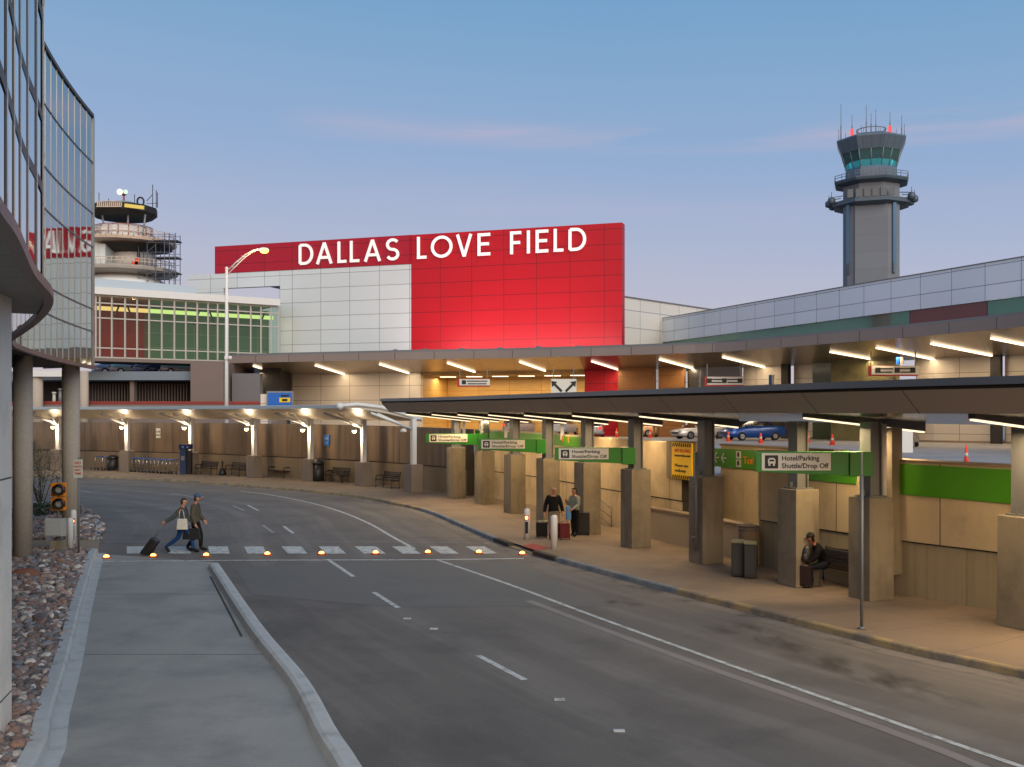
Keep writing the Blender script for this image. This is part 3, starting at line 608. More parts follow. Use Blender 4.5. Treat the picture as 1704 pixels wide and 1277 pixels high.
g = MB(); g.sweep(EDGE, E0, E1, lambda d: [(.31,5.0+ez(d)),(CW+.02,4.36+ez(d)),(CW+.02,4.42+ez(d)),(.31,5.05+ez(d))], .7); g.build('roof_sheet', M['lip'], cnp)
cols = [(1688,1046,861),(1432,997,829),(1312,975,815),(1160,937,794),(1044,911,782),(965,889,770),(900,870,764),(846,854,757),(797,839,751),(750,830,745)]
COLP = []
for px, by, ty in cols:
    p = G(px, by, .13); d = min((EDGE.at(k).xy-p.xy).length for k in EDGE.ds(0, EDGE.len, .3)); dd = min(EDGE.ds(0, EDGE.len, .3), key=lambda k: (EDGE.at(k).xy-p.xy).length)
    T = EDGE.tan(dd); rz = math.atan2(-T.x, T.y); n = Vector((T.y,-T.x,0)); p += n*.3; h = CH-(ty-HY)*(p.y-.3)/F
    COLP.append((p, rz, h, T, dd))
    g = MB(); g.box((p.x,p.y,(.13+h)/2), (.70,.72,h-.13), rz=rz); k = g.build('pier', M['pier'], cnp, bevel=.02)
    g = MB(); g.T = Matrix.Translation((p.x,p.y,0)) @ Matrix.Rotation(rz, 4, 'Z'); zt = 4.2
    g.box((0,0,h+.02), (.5,.5,.04)); g.box((0,0,(h+zt)/2), (.28,.24,zt-h)); g.box((-.155,0,(h+zt)/2), (.03,.36,zt-h)); g.box((.155,0,(h+zt)/2), (.03,.36,zt-h))
    for sx_ in (-1,1): g.box((sx_*.2,0,h+.1), (.1,.02,.14))
    g.build('post', M['steel'], cnp)
# ribs with a light strip under each
strips = [2250,1617,1338,1065,953,873,813,762,719,676]
for px in strips:
    d = EDGE.s_px(px, .85) if px < 2000 else EDGE.s_px(1617,.85)-4.4; T = EDGE.tan(d); n = Vector((T.y,-T.x,0)); A = EDGE.at(d, .85); A = Vector((A.x,A.y,0)); e = ez(d)
    a, b = A+Vector((0,0,4.335+e)), A+n*3.5+Vector((0,0,4.1+e)); g = MB()
    q = (b-a).to_track_quat('Y', 'Z').to_matrix(); w = .16; t = Vector((T.x,T.y,0))
    P = [a-t*w/2+Vector((0,0,.06)), a+t*w/2+Vector((0,0,.06)), b+t*w/2+Vector((0,0,.08)), b-t*w/2+Vector((0,0,.08))]
    Q = [a-t*w/2-Vector((0,0,.04)), a+t*w/2-Vector((0,0,.04)), b+t*w/2-Vector((0,0,.15)), b-t*w/2-Vector((0,0,.15))]
    V = [g.v(x) for x in P+Q]
    for i in ((0,1,2,3),(7,6,5,4),(0,1,5,4),(1,2,6,5),(2,3,7,6),(3,0,4,7)): g.face([V[j] for j in i])
    rib = g.build('rib', M['dsteel'], cnp)
    g = MB(); g.span(a+Vector((0,0,-.062)), b+Vector((0,0,-.172)), .09, .035); st = g.build('light_strip', M['strip'], rib)
    mid = (a+b)/2; l = lamp('AREA', cnp, mid, 200 if px > 1300 else 120, WARM, 3.3, .12); l.location = mid-Vector((0,0,.2)); l.rotation_euler = (q.to_4x4() @ Matrix.Rotation(R(90), 4, 'Z')).to_euler(); l.parent = cnp; l.location -= cnp.location
# white downpipes beside some posts
for k, s_ in ((1,1),):
    p, rz, h, T, dd = COLP[k]; q = p+Vector((.34,.1,0))
    g = MB(); g.tube((q.x,q.y,h-.3),(q.x,q.y,4.15),.06); g.build('downpipe', M['white'], cnp)
p, rz, h, T, dd = COLP[3]; q = p-Vector((T.y,-T.x,0))*.42+Vector((T.x,T.y,0))*-.12
g = MB(); g.tube((q.x,q.y,.5), (q.x,q.y,3.3), .05); g.box((q.x,q.y,.9), (.34,.06,.05), rz=rz); g.box((q.x,q.y,2.3), (.34,.06,.05), rz=rz); g.build('drain_pipe', M['steel'], cnp)
for px in (842, 935, 727):
    d = EDGE.s_px(px, 4.6); p = EDGE.at(d, 4.6); g = MB(); g.box((p.x,p.y,3.7), (.14,.14,.9)); g.build('downpipe', M['white'], cnp)

# green direction signs fixed to the piers' posts
def dirsign(ci, pxl, pxr, pxw, yt, ybl, ybr, label):
    """tapered board cantilevered from a post towards the road, facing the traffic; pxw = where the box round the post starts"""
    p, rz, h, T, dd = COLP[ci]; y = p.y-.27; s_ = y/F; X_ = lambda a: (a-CX)*s_; Z_ = lambda a: CH+(HY-a)*s_
    xl, xr, xw, zt, zl, zr = X_(pxl), X_(pxr), X_(pxw), Z_(yt), Z_(ybl), Z_(ybr)
    o = empty('direction_sign', (xl,y,zl), label=label, cat='sign', group='green shuttle signs on the canopy posts')
    g = MB(); P = [(xl,zl),(xw,zr+(zl-zr)*.15),(xw,zt),(xl,zt)]; A = [g.v((a,y,c)) for a, c in P]; B = [g.v((a,y+.16,c)) for a, c in P]
    g.face(A); g.face(B[::-1])
    for k in range(4): g.face([A[k],B[k],B[(k+1)%4],A[(k+1)%4]])
    g.build('sign_board', M['green'], o, bevel=.008)
    g = MB(); g.box(((xw+xr)/2+.005,y+.22,(zt+zr)/2), (xr-xw,.56,zt-zr)); g.build('post_wrap', M['green'], o, bevel=.01)
    H_ = (zt-zl); fx0 = xl+(xw-xl)*.06; fx1 = xl+(xw-xl)*.80; zc = zt-H_*.5; fh = H_*.86
    g = MB(); g.box(((fx0+fx1)/2,y-.012,zc), (fx1-fx0,.024,fh)); f = g.build('sign_face', M['signw'], o)
    ps = fh*.76; x0 = fx0+.07+ps/2; g = MB(); g.box((x0,y-.03,zc), (ps,.012,ps)); s2 = g.build('pictogram', M['ink'], o)
    g = MB(); g.box((x0,y-.042,zc+ps*.04), (ps*.56,.01,ps*.34)); g.box((x0,y-.042,zc+ps*.26), (ps*.4,.01,ps*.08)); g.box((x0-ps*.17,y-.042,zc-ps*.22), (ps*.14,.01,ps*.16)); g.box((x0+ps*.17,y-.042,zc-ps*.22), (ps*.14,.01,ps*.16)); g.build('bus_symbol', M['signw'], s2)
    g = MB(); g.box((x0,y-.05,zc+ps*.1), (ps*.36,.006,ps*.13)); g.build('bus_window', M['ink'], s2)
    for txt, zz_, wk in (('Hotel/Parking', zc+fh*.08, .80), ('Shuttle/Drop Off', zc-fh*.36, 1.0)):
        ts = fh*.40; probe = text_mb(txt, ts, Matrix.Identity(4), .004); w_ = max(v.co.x for v in probe.bm.verts); probe.bm.free()
        tx = x0+ps/2+.08; text_mb(txt, ts, Matrix.Translation((tx,y-.03,zz_)), .008, sx=min(1.5,(fx1-tx-.05)*wk/w_)).build('lettering', M['ink'], o)
    return o
dirsign(1, 1258, 1451, 1413, 752, 785.5, 793, 'nearest and largest green shuttle sign, above the seated person between thick piers')
dirsign(4, 923, 1057, 1035, 745, 766, 773, 'green shuttle sign above the two travellers with luggage')
dirsign(6, 795, 908, 893, 731, 748, 755, 'second farthest green shuttle sign, left above the white haired traveller')
dirsign(8, 709, 812, 795, 722, 737, 742, 'small green shuttle sign at the far end of the pier row')

# ================================================================ left lit canopy
PST = Curve([tuple(G(a,b,.13)[:2]) for a, b in ((688,819),(605,809),(517,801),(423,795),(318,788),(212,785),(97,783),(20,782))])
lc = empty('lit_canopy', (-18,68,0), label='pale curved canopy glowing with lamps above the benches at the far bend', cat='canopy')
def pst_s(px): return PST.s_px(px)
P0, P1 = pst_s(688)-.6, PST.len-.5
def lprof(d):
    return [(-4.3,4.68),(-4.3,4.8),(-3.6,4.86),(-2,4.72),(0,4.2),(.5,4.08),(.5,3.98),(0,4.05),(-1.6,4.38),(-3.3,4.64)]
sofm = mat('cream_canopy_underside', C(206,196,180), .35, .3, var=.03, vs=1)
g = MB(); g.sweep(PST, P0, P1, lprof, .8); g.build('roof', sofm, lc)
g = MB(); g.sweep(PST, P0, P1, [(-4.4,4.66),(-4.31,4.66),(-4.31,4.83),(-4.4,4.83)], .8); g.build('front_edge', mat('pale_blue_edge', C(176,188,192), .4, .3), lc)
def onp(d, off, z): p = PST.at(d, off); return Vector((p.x,p.y,z))
g = MB(); g.path([onp(P0, o, z) for o, z in ((-4.4,4.78),(-3.4,4.86),(-2,4.72),(-.8,4.42),(0,4.2),(.5,4.05))], .11); g.ball(onp(P0,-4.4,4.76), .19); g.build('end_tube', M['white'], lc)
for px, ty in ((688,773),(605,769),(517,764),(423,758),(318,753),(212,750),(97,748)):
    d = pst_s(px); p = PST.at(d); T = PST.tan(d); rz = math.atan2(-T.x,T.y); h = CH-(ty-HY)*p.y/F
    g = MB(); g.box((p.x,p.y,(.13+h)/2), (.72,.8,h-.13), rz=rz); g.build('pier', mat('pier_far', C(132,120,108), .88, var=.06, vs=1) if px == 688 else bpy.data.materials['pier_far'], lc, bevel=.02)
    g = MB(); g.box((p.x,p.y,(h+4.1)/2), (.26,.26,4.1-h), rz=rz); g.build('post', M['white'], lc)
    a = onp(d, -.1, 3.55); b = onp(d, -2.6, 4.42)
    g = MB(); g.path([a, b], .075); q = PST.at(d+.9, -2.2); g.path([a, Vector((q.x,q.y,4.4))], .045); q = PST.at(d-.9, -2.2); g.path([a, Vector((q.x,q.y,4.4))], .045); g.build('strut', M['white'], lc)
    g = MB(); c = onp(d, -.62, 3.42); g.lathe([(.06,.16),(.16,.1),(.19,-.02),(.17,-.03)], c, 12); k = g.build('lamp_housing', M['white'], lc)
    if px > 650: 
        continue
    g = MB(); g.ball((c.x,c.y,c.z-.06), .13, 10, 6); g.build('lamp_globe', M['bulb'], k)
    l = lamp('POINT', lc, c, 130, WARM2, .14); l.location = c-Vector((0,0,.3)); l.parent = lc; l.location -= lc.location
    l = lamp('SPOT', lc, c, 170, WARM2, .1, spot=R(120)); l.location = onp(d,-.45,3.62)-lc.location; l.parent = lc
    l.rotation_euler = Vector((-T.y*.35, T.x*.35, 1)).to_track_quat('-Z','Y').to_euler()

# ================================================================ white and red wall with the airport name
def WP(px, off=0.0):       # point on the straight wall plane
    t = (px-CX)/F; y = (96.7215-off)/(1+.3305*t); return Vector((t*y, y, 0))
WD = (WP(1035)-WP(358)).normalized()    # along the wall, to the right
def wbox(mb, p0, p1, z0, z1, th=.6, front=0.0):
    a, b = WP(p0), WP(p1); n = Vector((-WD.y, WD.x, 0)); u0 = (a-WP(358)).dot(WD); a = a-n*front; b = b-n*front
    A, B, Cc, D_ = a, b, b+n*th, a+n*th; w = (b-a).length
    vs = [mb.v((q.x,q.y,z)) for z in (z0,z1) for q in (A,B,Cc,D_)]
    mb.face([vs[0],vs[1],vs[5],vs[4]], [(u0,z0),(u0+w,z0),(u0+w,z1),(u0,z1)])
    mb.face([vs[1],vs[2],vs[6],vs[5]], [(0,z0),(th,z0),(th,z1),(0,z1)]); mb.face([vs[2],vs[3],vs[7],vs[6]]); mb.face([vs[3],vs[0],vs[4],vs[7]]); mb.face([vs[4],vs[5],vs[6],vs[7]]); mb.face([vs[3],vs[2],vs[1],vs[0]])
tb = empty('terminal_hall', (-6,98,2.3), label='high terminal hall with white panels and a big red wall above the upper canopy', cat='building')
g = MB(); wbox(g, 684.5, 1035, 8.6, 21.85, 1.2); g.build('red_wall', M['redp'], tb)
g = MB(); wbox(g, 973, 1036, 2.3, 8.59, 1.2, .02); g.build('red_portal_pier', M['redp'], tb)
g = MB(); wbox(g, 358, 684, 19.02, 21.85, 1.2, .06); g.build('red_band', mat('deep_red_panels', C(172,14,40), .4, .1, var=.02, vs=.2, panel=(3.25,1.42,.05,C(96,8,20),.03,.6,.0)), tb)
g = MB(); wbox(g, 466, 684, 8.6, 19.0, .6); g.build('white_wall', M['whitep'], tb)
g = MB(); wbox(g, 466, 700, 2.3, 8.55, .6); g.build('lower_wall', M['warmp'], tb)
g = MB(); wbox(g, 313, 465.5, 17.45, 19.0, .6); g.build('white_beam', M['whitep'], tb)
g = MB(); wbox(g, 313, 372, 14.0, 17.44, .6); g.build('white_leg', M['whitep'], tb)
n_ = Vector((-WD.y, WD.x, 0)); a = WP(465.5); g = MB(); b = a+n_*7-WD*1.2
g.quad((a.x,a.y,2.3),(b.x,b.y,2.3),(b.x,b.y,17.4),(a.x,a.y,17.4)); q = b-WD*3.0; g.quad((b.x,b.y,2.3),(q.x,q.y,2.3),(q.x,q.y,17.4),(b.x,b.y,17.4)); g.build('side_wall', mat('slate_side_panels', C(104,106,118), .5, .2, panel=(3,1.4,.04,C(80,82,92),.02,0,0)), tb)
g = MB(); a, b = WP(380), WP(1000); c = WP(940)+n_*14; d = a+n_*14; g.prism([a+n_*1.3, b+n_*1.3, c, d], 18.5, 18.9); g.build('roof', M['lip'], tb)
# name in white channel letters
sg = empty('airport_name_sign', (0,96,19.4), label='DALLAS LOVE FIELD in white raised letters along the top of the red wall', cat='sign')
def stroke_letter(ch, w, h):
    """centre lines of a geometric sans letter in a w x h box"""
    ar = lambda cx, cz, rx, rz, a0, a1, n=16: [(cx+rx*math.cos(R(a0+(a1-a0)*k/n)), cz+rz*math.sin(R(a0+(a1-a0)*k/n))) for k in range(n+1)]
    t = .15
    if ch == 'D': return [[(t,t),(t,h-t)], [(t,h-t),(w*.42,h-t)]+ar(w*.42, h/2, w*.58-t, h/2-t, 90, -90)+[(w*.42,t),(t,t)]]
    if ch == 'A': return [[(t*.9,0),(w/2,h-.02)], [(w/2,h-.02),(w-t*.9,0)], [(w*.26,h*.3),(w*.74,h*.3)]]
    if ch == 'L': return [[(t,h),(t,t)], [(t-.15,t),(w,t)]]
    if ch == 'S': return [ar(w/2, h*.735, w/2-t, h*.265-t+.02, 30, 180, 9)+ar(w/2, h*.735, w/2-t, h*.235, 180, 250, 4)+[(w*.5,h*.5)]+ar(w/2, h*.27, w/2-t, h*.235, 70, 0, 4)+ar(w/2, h*.27, w/2-t, h*.27-t+.02, 0, -155, 9)]
    if ch == 'O': return [ar(w/2, h/2, w/2-t, h/2-t, 0, 360, 32)]
    if ch == 'V': return [[(t*.9,h),(w/2,.02)], [(w/2,.02),(w-t*.9,h)]]
    if ch == 'E': return [[(t,0),(t,h)], [(t-.1,h-t),(w,h-t)], [(t,h*.52),(w*.9,h*.52)], [(t-.1,t),(w,t)]]
    if ch == 'F': return [[(t,0),(t,h)], [(t-.1,h-t),(w,h-t)], [(t,h*.5),(w*.9,h*.5)]]
    if ch == 'I': return [[(w/2,0),(w/2,h)]]
def ribbon(mb, pts, wd, th):
    P = [Vector((a,b)) for a, b in pts]; Lf, Rt = [], []
    for i in range(len(P)):
        t = (P[min(i+1,len(P)-1)]-P[max(i-1,0)])
        if (P[0]-P[-1]).length < 1e-4 and i in (0, len(P)-1): t = P[1]-P[-2]
        t.normalize(); n = Vector((-t.y,t.x))*wd/2; Lf.append(P[i]+n); Rt.append(P[i]-n)
    F_ = [(mb.v((a.x,-th,a.y)), mb.v((b.x,-th,b.y)), mb.v((b.x,0,b.y)), mb.v((a.x,0,a.y))) for a, b in zip(Lf, Rt)]
    for p, q in zip(F_, F_[1:]):
        for i in range(4): mb.face([p[i], p[(i+1)%4], q[(i+1)%4], q[i]])
    mb.face(F_[0][::-1]); mb.face(F_[-1])
letm = mat('white_channel_letters', C(240,240,238), .4, emit=.3, ecol=C(255,250,245))  # emission in the material lifts the letters to full white
for ch, x0, x1 in (('D',499,523),('A',528,555),('L',563.5,578),('L',584,599.5),('A',607.5,635.5),('S',644,666),('L',695.5,711),('O',718.5,754.5),('V',760.5,787),('E',796,817),('F',850,868.5),('I',877,884),('E',892.5,913.5),('L',922.5,938.5),('D',947,976.5)):
    a, b = WP(x0, .0), WP(x1, .0); w = (b-a).length; fr = .12
    g = MB(); a = a-n_*.16; g.T = frame((a.x,a.y,19.42), WD)
    for st in stroke_letter(ch, w, 2.15): ribbon(g, st, .285, .12)
    g.build('letter', letm, sg)
# flood lights standing on the upper canopy wash the red wall
FL = {697:'leftmost, at the edge of the white panels',743:'second from the left before the red wall',801:'third from the left before the red wall',861:'third from the right before the red wall',922:'second from the right before the red wall',985:'rightmost before the red wall'}
for px in (697, 743, 801, 861, 922, 985):
    p = WP(px+8)-n_*6.5; p.z = 9.55+.35
    o = empty('wall_floodlight', (p.x,p.y,9.62), label='small grey floodlight on the upper canopy, '+FL[px], cat='floodlight', group='floodlights along the upper canopy')
    g = MB(); g.box((p.x,p.y,9.72), (.3,.3,.2)); g.tube((p.x,p.y,9.8), (p.x,p.y+.2,10.1), .26, .3, 12); g.build('housing', M['grey'], o)
    l = lamp('SPOT', o, p, 740 if px > 700 else 120, (1,.70,.68), .5, spot=R(115)); l.location = (0,.5,.75); l.parent = o; l.rotation_euler = Vector((.25,1,.62)).to_track_quat('-Z','Y').to_euler()
# ================================================================ upper canopy and terminal front
def lerp_px(tab, px):
    if px <= tab[0][0]: i = 0
    elif px >= tab[-1][0]: i = len(tab)-2
    else: i = max(k for k in range(len(tab)-1) if tab[k][0] <= px)
    (a, ya), (b, yb) = tab[i], tab[i+1]; return ya+(yb-ya)*(px-a)/(b-a)
UEt = [(385,97.6),(470,95.2),(684,90.7),(850,88.4),(1035,84.2),(1200,79.7),(1400,69.5),(1550,63.0),(1704,56.7),(1900,48.5),(2150,42)]
FWt = [(1035,93.4),(1120,91.4),(1245,88.4),(1360,83.5),(1545,74.5),(1704,70),(1900,64),(2150,58)]
def UE(px): y = lerp_px(UEt, px); return Vector(((px-CX)/F*y, y))
def FWp(px):
    if px <= 1035: p = WP(px); return Vector((p.x,p.y))
    y = lerp_px(FWt, px); return Vector(((px-CX)/F*y, y))
UEC = Curve([tuple(UE(p)) for p in (385,470,577,684,767,850,942,1035,1118,1200,1300,1400,1475,1550,1627,1704,1800,1900,2150)], 4)
FWC = Curve([tuple(FWp(p)) for p in (1036,1120,1245,1360,1450,1545,1625,1704,1800,1900,2150)], 4)
uc = empty('upper_canopy', (8,80,2.3), label='broad upper roadway canopy with mauve fascia, bronze soffit and slanting light strips', cat='canopy')
g = MB(); g.sweep(UEC, 0, UEC.len, [(0,9.8),(.5,9.8),(.5,10.0),(0,10.0)], 2); g.build('roof_edge', M['lip'], uc)
g = MB(); g.sweep(UEC, 0, UEC.len, [(.06,9.79),(.85,9.12),(.95,9.12),(.95,9.79)], 2); g.build('fascia', M['fascia2'], uc)
pxs = [385,430,466,520,577,630,684,720,767,810,850,900,942,972,1036,1080,1118,1160,1200,1250,1300,1350,1400,1440,1475,1510,1550,1590,1627,1665,1704,1750,1800,1850,1900,2000,2150]
def sof_pts(px, inset=.9):
    d = min(UEC.ds(0, UEC.len, .5), key=lambda k: abs(PX(UEC.at(k))-px)); a = UEC.at(d, inset); b = FWp(px); return d, Vector((a.x,a.y,9.12)), Vector((b.x,b.y,8.35))
SP = [sof_pts(p) for p in pxs]
g = MB(); gr = MB()
for (d0,a0_,b0_), (d1,a1_,b1_), px in zip(SP, SP[1:], pxs):
    m_ = gr if px == 972 else g; q = m_.v; w0 = (b0_-a0_).length; w1 = (b1_-a1_).length
    m_.face([q(a0_),q(b0_),q(b1_),q(a1_)], [(d0,0),(d0,w0),(d1,w1),(d1,0)])
    up = Vector((0,0,.6)); m_.face([q(a1_+up),q(b1_+up),q(b0_+up),q(a0_+up)])
tree = BVHTree.FromBMesh(g.bm); tree2 = BVHTree.FromBMesh(gr.bm)
a_, b_ = SP[0][1], SP[0][2]; g.quad(a_, b_, b_+Vector((0,0,1.2)), a_+Vector((0,0,.7)))
g.build('soffit', M['soffit2'], uc, recalc=False); gr.build('red_soffit_panel', M['soffr'], uc, recalc=False)
g = MB()
for (d0,a0_,b0_), (d1,a1_,b1_) in zip(SP, SP[1:]):
    q = g.v; e0, e1 = UEC.at(d0,.5), UEC.at(d1,.5)
    g.face([q((e0.x,e0.y,9.99)), q((e1.x,e1.y,9.99)), q((b1_.x,b1_.y,9.55)), q((b0_.x,b0_.y,9.55))])
g.build('roof_sheet', M['lip'], uc)
def ray_sof(px, py):
    o = Vector((0,0,CH)); d = (Hh(px,py,1.0)-o).normalized()
    for t in (tree, tree2):
        h = t.ray_cast(o, d)
        if h[0] is not None: return h[0]
    return None
for x0,y0,x1,y1 in ((422,608,470,623),(525,607,573,622),(632,605,680,620),(745,603,790,618),(865,601,907,616),(985,600,1035,616),(1098,597,1157,613),(1203,593,1272,610),(1298,589,1378,607),(1382,584,1472,600),(1459,577,1556,597),(1550,570,1650,590),(1650,561,1760,583)):
    a, b = ray_sof(x0,y0), ray_sof(x1,y1)
    if a is None or b is None: print('strip miss', x0); continue
    g = MB(); g.span(a-Vector((0,0,.09)), b-Vector((0,0,.09)), .16, .1); g.build('light_strip', M['strip2'], uc)
    L_ = (b-a).length; l = lamp('AREA', uc, a, 230, WARM2, L_, .3); mid = (a+b)/2-Vector((0,0,.35)); l.location = mid-uc.location; l.parent = uc
    d = (b-a).normalized(); l.rotation_euler = (0, 0, math.atan2(d.y, d.x))

# terminal front behind the canopy
tf = empty('terminal_building', (30,80,2.3), label='curved terminal front of lit panels, doors and dark glazing under the upper canopy', cat='building')
beige = mat('beige_metal_panels', C(200,190,174), .45, .15, var=.02, vs=.3, panel=(3.1,1.45,.04,C(130,116,98),.03,0,0))
darkgl = mat('dark_storefront_glass', C(46,40,26), .12, .0, spec=.8, var=.2, vs=.3); greengl = mat('green_storefront_glass', C(60,66,26), .15, var=.25, vs=.4, emit=.03)
ambi = mat('lit_interior_yellow', C(112,104,62), .6, emit=.0, var=.5, vs=.9)
fl = lambda px: FWC.s_px(px)
def fseg(x0, x1, m, name, off=0.0, z0=2.3, z1=8.8):
    g = MB(); g.sweep(FWC, fl(x0), fl(x1), [(off,z0),(off+.4,z0),(off+.4,z1),(off,z1)], 1.5); return g.build(name, m, tf)
for x0,x1,m,nm,off in ((1040,1100,M['wood2'],'wood_wall',1.5),(1106,1148,M['wood2'],'wood_wall',1.5),(1149,1167,darkgl,'glazing',.6),(1170,1239,darkgl,'glazing',.6),(1240,1314,beige,'wall_panel',0),(1314,1326,M['dark'],'doorway',.8),(1326,1365,beige,'wall_panel',0),(1365,1410,greengl,'glazing',.6),(1417,1527,ambi,'lit_shopfront',2.0),(1530,1658,beige,'wall_panel',0),(1658,1676,M['dark'],'doorway',.8),(1676,2140,beige,'wall_panel',0)):
    fseg(x0,x1,m,nm,off)
for px in (1103,1168,1413,1661): fseg(px-2.5,px+2.5,M['white'],'white_post',-.25)
for k in range(5): fseg(1425+k*24,1426.5+k*24,M['dark'],'window_mullion',1.7)
g = MB(); g.sweep(FWC, fl(1040), fl(2140), [(.9,8.8),(1.3,8.8),(1.3,9.5),(.9,9.5)], 2); g.build('head_beam', M['dsteel'], tf)
for px in (1249,1302,1543,1636):     # uplights grazing the panels
    d = fl(px); p = FWC.at(d, -.22); g = MB(); g.tube((p.x,p.y,6.55),(p.x,p.y,6.8),.09,.11); k = g.build('uplight', M['bulb'], tf)
    l = lamp('SPOT', tf, p, 260, WARM2, .06, spot=R(50)); l.location = Vector((p.x,p.y,6.85))-tf.location; l.parent = tf; T = FWC.tan(d); l.rotation_euler = Vector((T.y*.1,-T.x*.1,1)).to_track_quat('-Z','Y').to_euler()
# low colonnade of the ground level doors seen through the shelter
for px in range(1441, 1700, 27):
    fseg(px, px+5, M['warmp'], 'door_post', -.8, 2.45, 4.2)
for x0, x1, m in ((1466,1470+18,M['dark']),(1524,1542,M['dark']),(1575,1597,mat('red_door', C(130,20,26), .5)),(1606,1622,M['dark'])): fseg(x0, x1, m, 'door', -.15, 2.45, 4.1)
fseg(1340, 2140, M['warmp'], 'canopy_band', -.9, 4.25, 4.9)
g = MB(); g.sweep(FWC, fl(1040), fl(2140), [(-6,2.3),(0.5,2.3),(.5,2.45),(-6,2.45)], 2); struct(g, 'upper_pavement', M['walk'])
# hall interior glimpsed between the white wall and the red wall
g = MB(); wbox(g, 700.5, 972.5, 8.1, 8.59, .5, -.3); g.build('opening_header', M['wood'], tb)
g = MB(); n2 = n_; a, b = WP(700)+n2*7, WP(984.5)+n2*7; g.quad((a.x,a.y,2.3),(b.x,b.y,2.3),(b.x,b.y,8.3),(a.x,a.y,8.3)); g.build('wood_back_wall', M['wood'], tb)
a, b = WP(700)+n2*.6, WP(700)+n2*7; g = MB(); g.quad((a.x,a.y,2.3),(b.x,b.y,2.3),(b.x,b.y,8.3),(a.x,a.y,8.3)); g.build('wood_side_wall', M['wood'], tb)
a, b = WP(700)+n2*.2, WP(973)+n2*.2; c, d = WP(973)+n2*7, WP(700)+n2*7; g = MB(); g.face([g.v((q.x,q.y,8.09)) for q in (a,b,c,d)], [(0,0),(16,0),(16,7),(0,7)]); g.build('ceiling', mat('wavy_ceiling', C(150,120,70), .5, bump=1.0, bs=1.2, var=.2, vs=.8), tb)
for k in range(6):
    p = WP(720+45*k)+n2*4; l = lamp('AREA', tb, p, 120, (1,.78,.48), 2.5, 1.5); l.location = Vector((p.x,p.y,7.9))-tb.location; l.parent = tb
    g = MB(); g.box((p.x,p.y,8.05), (1.6,.3,.06)); g.build('ceiling_light', M['strip2'], tb)
# red wall is open between 684.5 and 973 below the canopy: built as panels above and a portal pier
# pale parapet with the glass band under it
PBC = Curve([tuple(Hh(px,0,y).xy) for px, y in ((1083,120),(1160,110.5),(1245,101.5),(1360,91.6),(1450,85),(1545,79.3),(1625,75),(1704,71.2),(1800,67),(1900,63),(2150,55))], 4)
pb = empty('terminal_roofline', (30,85,9.5), label='long pale blue panelled parapet over a green and red glass band, rising to the right', cat='building')
g = MB(); g.sweep(PBC, 0, PBC.len, [(0,12.5),(.5,12.5),(.5,15.2),(0,15.2)], 2); g.build('parapet', M['bluep'], pb)
g = MB(); g.sweep(PBC, 0, PBC.len, [(-.03,13.84),(.02,13.84),(.02,13.92),(-.03,13.92)], 2); g.build('parapet_joint', M['grey'], pb)
g = MB(); g.sweep(PBC, 0, PBC.len, [(-.05,15.203),(.55,15.203),(.55,15.28),(-.05,15.28)], 2); g.build('coping', M['grey'], pb)
bl = lambda px: PBC.s_px(px)
greeng = mat('green_fritted_glass', C(70,128,112), .12, .2, var=.12, vs=.4, coat=.5); redg = mat('red_fritted_glass', C(110,56,60), .2, .1, var=.08, vs=.4, coat=.3)
for x0, x1, m, nm in ((1084,1518,greeng,'green_glass'),(1519,1648,redg,'red_glass'),(1649,2140,greeng,'green_glass')):
    g = MB(); g.sweep(PBC, bl(x0), bl(x1), [(.12,9.0),(.3,9.0),(.3,12.49),(.12,12.49)], 2); g.build(nm, m, pb)
g = MB(); D = [3.1*k for k in range(1, int(PBC.len/3.1))]
for d in D: p = PBC.at(d, -.0); T = PBC.tan(d); g.box((p.x,p.y,11.4), (.12,.16,3.9+3.6-1.6), rz=math.atan2(-T.x,T.y)); 
g.build('mullions', M['grey'], pb)
for px in (1106,1224,1385,1610):
    p = PBC.at(bl(px), -.15); g = MB(); g.box((p.x,p.y,14.75), (.22,.3,.34)); g.box((p.x,p.y-.25,14.7), (.12,.3,.14)); g.build('security_camera', M['dsteel'], pb)
for px, y in ((1371,545),(1440,533),(1517,538)):
    p = PBC.at(bl(px), -.6); g = MB(); g.box((p.x,p.y,10.35), (.22,.3,.75)); g.build('roof_floodlight', M['signw'], pb)
# grey white hall behind the red wall
fh = empty('rear_hall', (20,118,0), label='plain grey white hall showing just right of the red wall', cat='building')
a, b = Hh(1030,491,110), Hh(1215,518.5,128); g = MB()
g.quad((a.x,a.y,2.3),(b.x,b.y,2.3),(b.x,b.y,17.0),(a.x,a.y,17.0)); g.quad((b.x,b.y,2.3),(b.x+10,b.y+30,2.3),(b.x+10,b.y+30,17),(b.x,b.y,17)); g.build('wall', M['farw'], fh)
g = MB(); g.span((a.x,a.y,17.06),(b.x,b.y,17.06),.3,.1); g.prism([(a.x,a.y+.2),(b.x,b.y+.2),(b.x+10,b.y+30),(a.x,a.y+40)], 16.8, 16.9); g.build('roof', M['grey'], fh)

